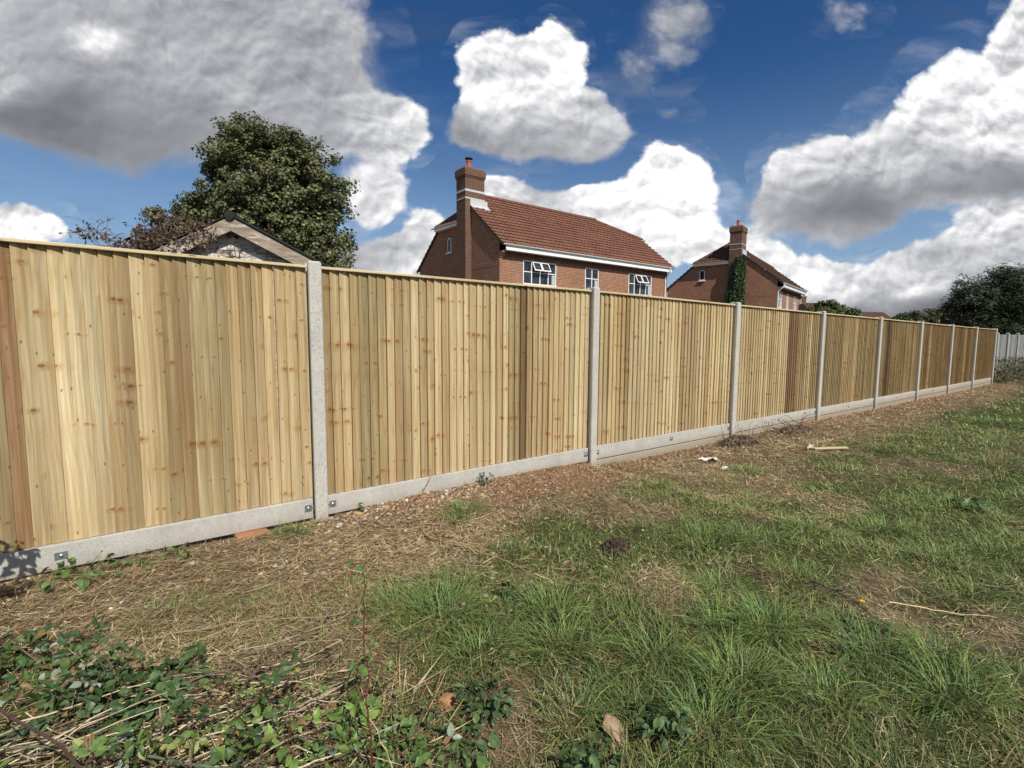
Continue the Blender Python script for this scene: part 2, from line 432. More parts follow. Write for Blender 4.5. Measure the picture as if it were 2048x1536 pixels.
# new feather-edge timber; 'bx' metres across the board, 'seed' one value per sawn log, 'hue' the board's tone
def timber(name):
    m, t, b = mat(name, .75, .2)
    P = t.n('ShaderNodeTexCoord').outputs['Object']
    z = t.sep(P)[2]; x = t.sep(P)[0]
    bx = t.attr('bx')[2]; seed = t.attr('seed')[2]; hue = t.attr('hue')[2]; rnd = t.attr('rnd')[2]
    s7 = t.m('MULTIPLY', seed, 7.31)
    # knots: stretched cells, same heights on boards from one log, drifting a little from board to board
    kv = t.xyz(t.m('ADD', t.m('MULTIPLY', bx, 5.), t.m('MULTIPLY', rnd, .5)), t.m('ADD', t.m('MULTIPLY', z, 7.5), t.m('MULTIPLY', rnd, .10)), s7)
    kv = t.v('ADD', kv, t.v('SCALE', t.noise(t.xyz(t.m('MULTIPLY', bx, 60.), t.m('MULTIPLY', z, 45.), rnd), 1., 2.)[1], scale=.07))
    vk = t.voro2(kv, s7)
    kd = vk[0]; kcol = t.sep(vk[1])
    big = t.mr(kcol[0], .2, 1., .03, .095)
    here = t.m('LESS_THAN', kcol[1], .66)
    kn = t.m('MULTIPLY', t.mr(t.m('DIVIDE', kd, big), .75, 1.15, 1., 0., True), here)
    halo = t.m('MULTIPLY', t.mr(t.m('DIVIDE', kd, big), .9, 3.6, 1., 0., True), here)
    # second family of tiny pin knots
    pv = t.xyz(t.m('ADD', t.m('MULTIPLY', bx, 14.), t.m('MULTIPLY', rnd, 3.1)), t.m('ADD', t.m('MULTIPLY', z, 7.), t.m('MULTIPLY', rnd, 5.7)), 0.)
    vp = t.voro2(pv, s7); pc = t.sep(vp[1])
    pin = t.m('MULTIPLY', t.mr(vp[0], .045, .095, 1., 0., True), t.m('LESS_THAN', pc[1], .24))
    # grain runs up the board and swerves round the knots
    sw = t.m('MULTIPLY', halo, .010)
    wob = t.m('MULTIPLY', t.m('SUBTRACT', t.noise(t.xyz(t.m('MULTIPLY', bx, 3.), t.m('MULTIPLY', z, 2.2), s7), 1., 2.)[0], .5), .016)
    gx = t.m('ADD', t.m('ADD', bx, sw), wob)
    g1 = t.noise(t.xyz(t.m('MULTIPLY', gx, 75.), t.m('MULTIPLY', z, 1.3), t.m('ADD', s7, t.m('MULTIPLY', rnd, .5))), 1., 3., .6)[0]
    g2 = t.noise(t.xyz(t.m('MULTIPLY', gx, 420.), t.m('MULTIPLY', z, 6.), s7), 1., 2., .5)[0]
    rings = t.m('FRACT', t.m('MULTIPLY', t.noise(t.xyz(t.m('MULTIPLY', gx, 9.), t.m('MULTIPLY', z, .55), s7), 1., 1., .4)[0], 9.))
    ring = t.mr(t.m('ABSOLUTE', t.m('SUBTRACT', rings, .5)), .25, .5, 0., 1., True)
    blot = t.noise(t.xyz(t.m('MULTIPLY', x, 6.), t.m('MULTIPLY', z, 1.1), s7), 1., 4., .6)[0]
    # tone families: pale cream, straw, tan, greenish, orange, dark brown
    base = t.ramp(hue, [(0., (.66,.585,.385)), (.2, (.60,.505,.31)), (.4, (.47,.37,.215)), (.55, (.40,.345,.20)), (.7, (.42,.285,.155)), (.85, (.25,.16,.09)), (1., (.17,.15,.11))])
    c = t.mix(t.mr(g1, .30, .66, .0, .85), base, t.mix(1., base, (.66,.55,.42,1), 'MULTIPLY'))
    c = t.mix(t.mr(blot, .40, .66, 0., .6), c, t.mix(1., base, (.74,.62,.50,1), 'MULTIPLY'))
    c = t.mix(t.m('MULTIPLY', ring, .42), c, t.mix(1., base, (.62,.46,.30,1), 'MULTIPLY'))
    c = t.mix(t.mr(g2, .45, .8, 0., .25), c, t.mix(1., base, (.55,.45,.34,1), 'MULTIPLY'))
    c = t.mix(t.m('MULTIPLY', halo, .62), c, t.mix(1., base, (.70,.45,.25,1), 'MULTIPLY'))
    kc = t.mix(kcol[2], (.30,.15,.06,1), (.10,.055,.03,1))
    c = t.mix(t.m('MULTIPLY', kn, .75), c, kc)
    c = t.mix(t.m('MULTIPLY', pin, .7), c, (.15,.085,.045,1))
    lo = t.noise(t.xyz(t.m('MULTIPLY', gx, 34.), t.m('MULTIPLY', z, .5), t.m('ADD', s7, rnd)), 1., 2., .5)[0]
    c = t.v('SCALE', c, scale=t.mr(lo, .3, .7, .80, 1.16))
    # a few dark bark streaks
    st = t.noise(t.xyz(t.m('MULTIPLY', bx, 40.), t.m('MULTIPLY', z, 2.6), t.m('ADD', s7, rnd)), 1., 2.)[0]
    c = t.mix(t.mr(st, .70, .80, 0., .55), c, (.13,.09,.055,1))
    val = t.mr(t.m('FRACT', t.m('MULTIPLY', rnd, 37.7)), 0., 1., .80, 1.12)
    saw = t.noise(t.xyz(t.m('MULTIPLY', bx, 9.), t.m('MULTIPLY', z, 130.), s7), 1., 1.)[0]
    c = t.v('SCALE', c, scale=t.m('MULTIPLY', val, t.mr(saw, .3, .7, .985, 1.015)))
    setc(t, b, c)
    h = t.m('ADD', t.m('MULTIPLY', g1, .5), t.m('ADD', t.m('MULTIPLY', g2, .25), t.m('MULTIPLY', halo, .8)))
    t.put(b.inputs['Normal'], t.bump(h, .5, .004))
    return m
timber('timber')

# sawn capping and rails
m, t, b = mat('timber_rail', .8, .2)
v = t.n('ShaderNodeTexCoord').outputs['Object']
g = t.noise(t.v('MULTIPLY', v, (1.2, 60., 60.)), 1., 4., .6)[0]; bl = t.noise(v, 1.3, 4.)[0]
c = t.mix(t.mr(g, .35, .7), (.60,.50,.32,1), (.47,.36,.20,1))
c = t.mix(t.mr(bl, .45, .7, 0., .5), c, (.40,.30,.17,1))
kn = t.voro(t.v('MULTIPLY', v, (4., 20., 20.)), 1.); c = t.mix(t.mr(kn[0], .06, .12, .8, 0.), c, (.14,.07,.03,1))
setc(t, b, c); t.put(b.inputs['Normal'], t.bump(g, .4, .003))

# old bleached timber with flaking paint (shed) and grey far fence
def oldwood(name, ca, cb, cc, axis=(1., 40., 40.), peel=.5):
    m, t, b = mat(name, .9, .15)
    v = t.n('ShaderNodeTexCoord').outputs['Object']
    g = t.noise(t.v('MULTIPLY', v, axis), 1.6, 5., .65)[0]; p = t.noise(t.v('MULTIPLY', v, tuple(a**.6 for a in axis)), 3.5, 6., .7)[0]
    c = t.mix(t.mr(g, .32, .68), (*ca, 1), (*cb, 1)); c = t.mix(t.mr(p, peel, peel+.10), c, (*cc, 1))
    setc(t, b, c); t.put(b.inputs['Normal'], t.bump(t.m('ADD', g, p), .6, .006))
    return m
oldwood('shed_board', (.34,.29,.24), (.16,.125,.09), (.60,.56,.51), axis=(2., 16., 16.), peel=.42)
oldwood('shed_barge', (.42,.355,.28), (.16,.12,.085), (.56,.51,.44), axis=(2.2, 18., 18.), peel=.54)
oldwood('grey_wood', (.25,.245,.235), (.145,.14,.13), (.36,.355,.34), axis=(30., 30., 1.), peel=.55)

# foliage: colour from the 'tone' attribute of each leaf or blade
def foliage(name, gain=1., rough=.55, trans=.25, spec=.25, mott=60.):
    m, t, b = mat(name, rough, spec)
    a = t.attr('tone')[0]
    ob = t.n('ShaderNodeTexCoord').outputs['Object']
    c = t.v('SCALE', a, scale=t.mr(t.noise(ob, mott, 3., .6)[0], .3, .7, .72*gain, 1.28*gain))
    setc(t, b, c)
    if trans:
        tr = t.n('ShaderNodeBsdfTranslucent'); t.l.new(c, tr.inputs[0])
        mx = t.n('ShaderNodeMixShader'); mx.inputs[0].default_value = trans
        t.l.new(b.outputs[0], mx.inputs[1]); t.l.new(tr.outputs[0], mx.inputs[2])
        t.l.new(mx.outputs[0], m.node_tree.nodes['Material Output'].inputs[0])
    return m
foliage('leaf', 1., .5, .22, .35)
foliage('blade', 1., .5, .25, .3)
foliage('litter', 1., .85, .0, .1)
foliage('stone', 1., .9, .0, .2)

# ------------------------------------------------------------------ ground
FY = 3.93                                            # face line of the new fence
GX = [-6,-.6,.5,1.13,1.9,3.1,3.95,4.2,5.4,10,13,16,19,22,25,40,80]
GZ = [.05,.055,.03,.035,.075,.065,.058,-.015,-.05,-.06,-.1,-.118,-.15,-.165,-.15,-.14,-.1]
def ground_z(x, y):
    x = np.asarray(x, float); y = np.asarray(y, float)
    z = np.interp(x, GX, GZ)
    near = sstep(3.75, 2.9, y)*sstep(60, 20, np.hypot(x, y))
    z = z + near*((fbm(x*.9, y*.9, 5)-.5)*.10 + (fbm(x*3.5, y*3.5, 8)-.5)*.045)
    z = z + sstep(60, 10, np.hypot(x, y))*(fbm(x*11, y*11, 9, 3)-.5)*.022
    z = z + .035*np.exp(-((x-3.15)/.55)**2-((y-3.55)/.35)**2)      # spoil heap by the second post
    return z
BARE = [(3.35,3.40,.75,.42,1.),(2.3,3.5,.7,.3,.8),(3.12,2.41,.35,.22,.6),(2.25,3.06,.45,.22,.5),(.9,3.55,1.2,.42,.75),(.3,3.2,1.0,.45,.7),
        (6.,3.45,2.2,.42,.75),(9.5,3.5,4.,.5,.75),(15.,3.4,5.,.6,.7),(21.,3.2,4.,.7,.6),(2.34,1.72,.22,.16,.7),(2.15,1.48,.22,.14,.6),(2.86,.78,.3,.14,.6),
        (3.36,.40,.3,.12,.7),(3.81,1.89,.5,.3,.5),(3.32,.92,.35,.15,.5),(5.6,2.3,1.1,.5,.45),(1.45,2.75,.5,.25,.5),(1.1,1.35,.28,.18,.5),(5.,1.6,.6,.25,.4),(7.5,1.8,1.2,.4,.4),(10.,1.2,1.5,.4,.35),(4.6,-.2,.7,.25,.45)]
def greenness(x, y):
    x = np.asarray(x, float); y = np.asarray(y, float)
    d = FY-y
    g = .30+.62*sstep(.35, 1.9, d+(fbm(x*.8, y*.8, 21)-.5)*1.2)
    g = g+(fbm(x*1.6, y*1.6, 33)-.5)*1.15+(fbm(x*5.2, y*5.2, 35)-.5)*.55
    g = g-.30*sstep(1.6, .2, x)*sstep(1.2, 2.2, y)
    for bx, by, rx, ry, w in BARE: g = g-w*np.exp(-((x-bx)/rx)**2-((y-by)/ry)**2)
    return np.clip(g, 0, 1)
def axis(lo, mid0, mid1, hi, step, grow=1.12):
    c = list(np.arange(mid0, mid1+1e-6, step)); s = step; p = c[-1]
    while p < hi: s *= grow; p += s; c.append(p)
    s = step; p = c[0]
    while p > lo: s *= grow; p -= s; c.insert(0, p)
    return np.array(c)
xs = axis(-900, -1.4, 8., 900, .035, 1.07); ys = axis(-900, .0, 4.0, 900, .035, 1.08)
X, Y = np.meshgrid(xs, ys); Z = ground_z(X, Y)
nx, ny = len(xs), len(ys)
idx = np.arange(nx*ny).reshape(ny, nx)
F = np.stack([idx[:-1,:-1], idx[:-1,1:], idx[1:,1:], idx[1:,:-1]], -1).reshape(-1, 4)
G = greenness(X, Y)
def soilmask(x, y):
    w = (fbm(x*2.1, y*2.1, 44)-.5)*.5
    return np.clip(np.exp(-((x-3.3)/1.25)**2-((y-3.58)/.48)**2)+.8*np.exp(-((x-1.5)/.6)**2-((y-3.78)/.2)**2)+.6*np.exp(-((y-3.8)/.22)**2)*sstep(4.2, 5.5, x)+w*sstep(2.6, 3.2, y), 0, 1)
soil = soilmask(X, Y)

m, t, b = mat('earth', .95, .1)
v = t.n('ShaderNodeTexCoord').outputs['Object']
g = t.attr('green')[2]; so_ = t.attr('soil')[2]
n1 = t.noise(v, 14., 6., .65)[0]; n2 = t.noise(v, 90., 4., .6)[0]; n3 = t.noise(v, 2.2, 4.)[0]
dry = t.mix(t.mr(n1, .3, .7), (.075,.053,.034,1), (.21,.155,.095,1))
red = t.mix(t.mr(n1, .3, .7), (.14,.080,.046,1), (.27,.165,.098,1))
grn = t.mix(t.mr(n1, .3, .7), (.035,.045,.016,1), (.075,.085,.030,1))
c = t.mix(t.mr(t.m('ADD', so_, t.m('MULTIPLY', t.m('SUBTRACT', n3, .5), .5)), .35, .75), dry, red)
c = t.mix(t.mr(t.m('ADD', g, t.m('MULTIPLY', t.m('SUBTRACT', n1, .5), .5)), .3, .75), c, grn)
c = t.mix(t.mr(n2, .5, .8, 0., .5), c, (.045,.03,.02,1))
setc(t, b, c)
t.put(b.inputs['Normal'], t.bump(t.m('ADD', n1, t.m('MULTIPLY', n2, .6)), .9, .02))
gr = np_mesh('ground', np.stack([X, Y, Z], -1).reshape(-1, 3), F, m, smooth=True, attrs={'green': G.ravel(), 'soil': soil.ravel()})
tag(gr, kind='structure')

# ------------------------------------------------------------------ grass
def blades(px, py, hgt, wid, azi, lean, curl, col, seed=0, lev=4, z=None, tipc=None):
    """one tapering bent strip per root; lean = angle from upright at the root, curl = extra bend to the tip"""
    n = len(px); r = rng(seed)
    pz = ground_z(px, py)-.004 if z is None else z
    side = np.stack([-np.sin(azi), np.cos(azi), np.zeros(n)], 1)
    tw = r.uniform(-.9, .9, n)
    pos = np.stack([px, py, pz], 1); V = np.empty((n, lev*2, 3)); C = np.empty((n, lev*2, 3))
    for k in range(lev):
        tt = k/(lev-1)
        w = wid*(1-.92*tt**1.8)*.5*(1. if k else .75)
        ang = lean+curl*tt
        sd = side*np.cos(tw*tt)[:, None]+np.stack([np.zeros(n), np.zeros(n), np.sin(tw*tt)], 1)
        V[:, 2*k] = pos-sd*w[:, None]; V[:, 2*k+1] = pos+sd*w[:, None]
        base = col*(1 if tipc is None else (1-tt))+(0 if tipc is None else tipc*tt)
        C[:, 2*k] = base; C[:, 2*k+1] = base
        st = hgt/(lev-1)
        pos = pos+np.stack([np.cos(azi)*np.sin(ang)*st, np.sin(azi)*np.sin(ang)*st, np.cos(ang)*st], 1)
    V[:, :, 2] = np.maximum(V[:, :, 2], (pz+.002)[:, None])
    o = (np.arange(n)*lev*2)[:, None, None]
    f = np.array([[2*k, 2*k+1, 2*k+3, 2*k+2] for k in range(lev-1)])[None]
    return V.reshape(-1, 3), (f+o).reshape(-1, 4), C.reshape(-1, 3)
def merge(parts):
    V = []; F = []; C = []; o = 0
    for v, f, c in parts: V.append(v); F.append(f+o); C.append(c); o += len(v)
    return np.concatenate(V), np.concatenate(F), np.concatenate(C)
GREENS = np.array([(.125,.175,.045),(.085,.145,.045),(.175,.215,.055),(.065,.115,.045),(.235,.235,.085),(.175,.172,.062)])*1.36
STRAWS = np.array([(.44,.34,.18),(.36,.26,.14),(.54,.45,.28),(.28,.19,.105),(.19,.125,.07),(.40,.27,.14)])
r = rng(11)
bands = [(.35, 3., 8200, .062, .0026), (3., 6., 3900, .062, .0037), (6., 12., 1300, .07, .0064), (12., 45., 150, .10, .016)]
lawn = []; straw = []
for k, (ra, rb, den, hh, ww) in enumerate(bands):
    a0, a1 = R(-24), R(112)
    n = int(den*.5*(rb*rb-ra*ra)*(a1-a0)); rr = np.sqrt(r.uniform(ra*ra, rb*rb, n)); aa = r.uniform(a0, a1, n)
    x = rr*np.sin(aa); y = rr*np.cos(aa)
    keep = (y < FY-.05) & (x < 44); x, y, rr = x[keep], y[keep], rr[keep]
    g = greenness(x, y); n = len(x)
    isg = r.random(n) < np.clip(g*.92+.02, 0, .90)
    clump = fbm(x*5, y*5, 51, 3); s = 1+(rr-ra)/(rb-ra)*(.5 if k < 3 else 1.2)
    # green
    i = isg & (r.random(n) < .35+1.1*clump); m_ = i.sum()
    big = fbm(x[i]*1.3, y[i]*1.3, 61); tone = GREENS[np.clip((clump[i]*7-1+r.normal(0, .9, m_)).astype(int), 0, 5)]
    tone = tone*(.72+.6*r.random((m_, 1)))*(.50+1.0*big[:, None])
    h = hh*(.5+.9*r.random(m_))*(.6+1.1*clump[i])
    ln = np.abs(r.normal(1.02, .35, m_)); ad = 6.28*fbm(x[i]*2.2, y[i]*2.2, 71)*2+r.normal(0, 1.2, m_)
    tip = tone*.6+np.array([.16,.15,.05])*.5
    lawn.append(blades(x[i], y[i], h*(1 if k < 3 else 1.), ww*s[i]*(.6+.8*r.random(m_)), ad, np.minimum(ln, 1.5), r.uniform(.2, 1.3, m_), tone, k, 4, tipc=tip))
    # dry and matted
    i = (~isg) & (r.random(n) < (.80 if k < 2 else .7)); m_ = i.sum()
    i2 = np.where(i)[0]; i2 = i2[r.random(len(i2)) > .72*np.clip(soilmask(x[i2], y[i2])*1.4, 0, 1)]; m_ = len(i2)
    j = np.clip((fbm(x[i2]*2.5, y[i2]*2.5, 81)*8-1+r.normal(0, 1.3, m_)).astype(int), 0, 5)
    tone = STRAWS[j]*(.55+.7*r.random((m_, 1)))*(.45+1.05*fbm(x[i2]*1.4+9, y[i2]*1.4, 83)[:, None])
    straw.append(blades(x[i2], y[i2], hh*(.5+1.1*r.random(m_)), ww*s[i2]*(.5+.7*r.random(m_)), r.uniform(0, 6.28, m_), r.uniform(1.15, 1.6, m_), r.uniform(-.3, .4, m_), tone, 10+k, 4,
        z=ground_z(x[i2], y[i2])+r.uniform(-.002, .014, m_)))
# long tussocks
TUFTS = [(1.18,2.10,330,.27,.13),(1.05,2.30,160,.22,.10),(1.18,1.76,150,.2,.1),(2.09,3.31,170,.20,.09),(1.95,3.22,90,.15,.08),(1.64,1.81,230,.24,.10),(1.50,1.55,190,.23,.12),(3.09,1.83,260,.20,.20),(3.3,1.62,180,.18,.18),
         (2.35,1.07,300,.26,.11),(2.2,1.22,180,.22,.1),(2.56,1.42,170,.18,.10),(2.59,.83,160,.17,.12),(1.89,2.47,120,.15,.10),(4.01,2.88,120,.14,.12),(1.90,.95,260,.22,.12),(2.51,.67,200,.2,.12),(2.47,.41,240,.2,.13),
         (4.11,.80,220,.17,.2),(4.72,.63,200,.16,.22),(2.75,.5,200,.19,.12),(4.5,1.24,200,.17,.2),(2.98,1.18,150,.15,.14),(.14,3.0,170,.16,.16),(.5,2.85,110,.13,.12),(.92,2.65,130,.14,.12),(.93,3.72,90,.16,.05),(.82,3.74,60,.13,.05),
         (9.5,2.27,160,.16,.3),(5.5,2.8,150,.14,.2),(5.7,1.1,240,.16,.35),(1.6,.9,220,.2,.13),(1.25,1.25,140,.17,.1),(3.3,-.1,240,.19,.25),(6.8,.6,260,.16,.4),(3.9,1.5,130,.14,.15),(6.3,2.1,180,.14,.3),(8.2,1.2,260,.16,.5),
         (1.75,1.25,150,.2,.1),(2.95,2.2,110,.13,.12),(2.1,.72,190,.2,.12),(3.5,.55,170,.16,.16),(11.,.6,260,.16,.7),(13.,1.8,220,.16,.6),(10.5,-1.,260,.16,.7)]
for q, (tx, ty, n, L, rad) in enumerate(TUFTS):
    n = int(n*1.15); rr = rad*np.sqrt(r.random(n)); aa = r.uniform(0, 6.28, n)
    x = tx+rr*np.cos(aa)*1.2; y = ty+rr*np.sin(aa)
    pref = r.uniform(0, 6.28); ad = aa+r.normal(0, .7, n)
    lean = np.clip(.32+rr/rad*.55+r.normal(0, .18, n), .05, 1.3)
    tone = GREENS[r.integers(0, 4, n)]*(.75+.6*r.random((n, 1)))*r.uniform(.85, 1.1)
    dist = math.hypot(tx, ty); ww = .0034*(1 if dist < 3 else dist/3.2)
    y = np.minimum(y, FY-.07)
    lawn.append(blades(x, y, L*(.45+.75*r.random(n)), ww*(.7+.7*r.random(n)), ad, lean, r.uniform(.7, 2.0, n), tone, 100+q, 5, tipc=tone*.8+np.array([.05,.06,.02])))
V, F, C = merge(lawn)
print('lawn blades verts', len(V))
tag(np_mesh('grass', V, F, MATS['blade'], col=C), 'rough green grass with long tussocks growing over the field', 'grass', kind='stuff')
# thicker dead stalks and a mat of straw between the fence and the lawn
for (n, x0, x1, y0, y1, L, w) in [(11000, -1.5, 2.2, 2.0, 3.84, .12, .0030), (3600, 1.8, 6., 2.2, 3.7, .10, .003), (4200, 5., 24., 2.8, 3.84, .2, .006), (1500, -1.2, 1., 1.4, 2.6, .22, .0045), (900, 1.8, 5., .0, 2.4, .12, .003)]:
    x = r.uniform(x0, x1, n); y = r.uniform(y0, y1, n)
    k = (r.random(n) < (1.05-greenness(x, y))) & (r.random(n) > .78*np.clip(soilmask(x, y)*1.4, 0, 1)); x, y = x[k], y[k]; n = len(x)
    tone = STRAWS[r.integers(0, 6, n)]*(.65+.6*r.random((n, 1)))*(.35+1.2*fbm(x*1.7+3, y*1.7, 87)[:, None])
    straw.append(blades(x, y, L*(.35+1.1*r.random(n)), w*(.5+.9*r.random(n)), r.normal(.25, .9, n)+np.where(r.random(n) < .5, math.pi, 0), r.uniform(1.3, 1.58, n), r.uniform(-.15, .2, n), tone, 300, 4, z=ground_z(x, y)+r.uniform(0, .028, n)))
V, F, C = merge(straw)
tag(np_mesh('straw', V, F, MATS['litter'], col=C), 'mat of dry straw and dead grass lying between fence and lawn', 'straw', kind='stuff')

# fallen leaves and crumbs of soil and stone: low irregular chips
def chips(n, fx, fy, size, cols, seed, flat=.35, lift=0., k=6):
    r = rng(seed); x, y = fx(r, n), fy(r, n); z = ground_z(x, y)+lift
    s = size*(.4+1.2*r.random(n)**1.8); a0 = r.uniform(0, 6.28, n)
    V = np.empty((n, 2*k+1, 3)); j = np.arange(k)
    rad = s[:, None]*(.65+.6*r.random((n, k))); an = a0[:, None]+2*math.pi*j/k
    V[:, :k, 0] = x[:, None]+rad*np.cos(an)*1.2; V[:, :k, 1] = y[:, None]+rad*np.sin(an)*.85; V[:, :k, 2] = (z-.002)[:, None]
    V[:, k:2*k, 0] = x[:, None]+.7*rad*np.cos(an)*1.2; V[:, k:2*k, 1] = y[:, None]+.7*rad*np.sin(an)*.85
    V[:, k:2*k, 2] = z[:, None]+s[:, None]*flat*(.5+.8*r.random((n, k)))
    V[:, 2*k] = np.stack([x, y, z+s*flat*1.3], 1)
    f = np.array([[i, (i+1) % k, k+(i+1) % k, k+i] for i in range(k)]+[[k+i, k+(i+1) % k, 2*k, 2*k] for i in range(k)])
    quad = f[:k]; tri = f[k:, :3]
    o = (np.arange(n)*(2*k+1))[:, None, None]
    C = np.repeat(np.array(cols)[r.integers(0, len(cols), n)]*(.7+.5*r.random((n, 1))), 2*k+1, 0)
    return V.reshape(-1, 3), np.concatenate([(quad[None, :, [0, 1, 2]]+o).reshape(-1, 3), (quad[None, :, [0, 2, 3]]+o).reshape(-1, 3), (tri[None]+o).reshape(-1, 3)]), C
def un(a, b): return lambda r, n: r.uniform(a, b, n)
def gs(c, s, lo=-99., hi=FY-.04): return lambda r, n: np.clip(r.normal(c, s, n), lo, hi)
SOILC = [(.22,.13,.078),(.28,.175,.105),(.13,.08,.05),(.32,.21,.13),(.17,.10,.06)]
PEBC = [(.50,.42,.33),(.62,.56,.47),(.40,.28,.18),(.55,.38,.25),(.34,.30,.25)]
LEAFC = [(.22,.15,.09),(.30,.24,.17),(.38,.33,.25),(.14,.09,.055),(.27,.17,.08)]
parts = [chips(5200, gs(3.2, .8), gs(3.55, .24), .008, SOILC, 1, .8), chips(260, gs(3.1, .9), gs(3.55, .25), .017, SOILC, 21, .6), chips(1500, un(1.0, 4.8), gs(3.78, .12), .009, SOILC, 2, .7), chips(2000, un(4.5, 24.), gs(3.72, .15), .02, SOILC, 3, .6)]
tag(np_mesh('soil_crumbs', *[merge(parts)[i] for i in (0, 1)], MATS['stone'], col=merge(parts)[2]), 'loose crumbs of red brown soil dug out beside the posts', 'soil', kind='stuff')
parts = [chips(650, un(1.0, 2.6), gs(3.74, .12), .010, PEBC, 4, .6), chips(260, gs(3.1, 1.1), gs(3.5, .3), .009, PEBC, 5, .6), chips(160, un(-1., 1.), gs(3.2, .5), .008, PEBC, 6, .6)]
tag(np_mesh('gravel', *[merge(parts)[i] for i in (0, 1)], MATS['stone'], col=merge(parts)[2]), 'small pale pebbles scattered in the soil round the nearest post', 'gravel', kind='stuff')
parts = [chips(1500, un(-1.3, 2.2), un(2.0, 3.8), .013, LEAFC, 7, .25, .006, 5), chips(1100, un(1., 5.), un(1.6, 3.6), .010, LEAFC, 8, .3, .006, 5), chips(700, gs(1.3, .35), gs(3.15, .25), .013, LEAFC, 9, .3, .01, 5), chips(500, un(4., 20.), gs(3.5, .3), .02, LEAFC, 10, .5, .006, 5)]
tag(np_mesh('leaf_litter', *[merge(parts)[i] for i in (0, 1)], MATS['litter'], col=merge(parts)[2]), 'dead brown and grey leaves lying in the dry grass', 'leaf litter', kind='stuff')

# ------------------------------------------------------------------ the new closeboard fence
POSTX = [-1.852]+[1.148+3*i for i in range(9)]
WB = [.222,.212,.214,.190,.170,.152,.132,.108,.092,.081]         # top of the gravel boards at each post
WH = 1.755
fence = thing('closeboard_fence', 'long new timber closeboard fence with pale concrete posts and gravel boards', 'fence', (0, 0, 0))
r = rng(77); random.seed(5)
HUES = [None]*9
def hue_at(x):
    seq = [(-.43,.52),(-.12,.12),(.10,.30),(.20,.50),(.55,.40),(.80,.44),(1.15,.20),(1.27,.46),(1.45,.08),(1.75,.36),(1.92,.40),(2.05,.16),(2.35,.36),(2.65,.18),(2.95,.14),(3.16,.52),(3.24,1.0),(3.45,.16),(3.8,.26),(4.15,.12),
           (4.35,.34),(5.0,.18),(5.6,.10),(6.2,.24),(7.15,.14),(8.3,.10),(8.9,.08),(9.5,.80),(9.75,.5),(10.15,.2),(11.2,.58),(12.,.24),(13.15,.50),(13.7,.30),(14.1,.9),(14.9,.5),(16.15,.32),(16.9,.42),(17.6,.55),(18.2,.36),(19.15,.52),(20.2,.45),(21.2,.38),(22.15,.52),(23.2,.44),(25.2,.55)]
    for a, h in seq:
        if x < a: return h
    return .5
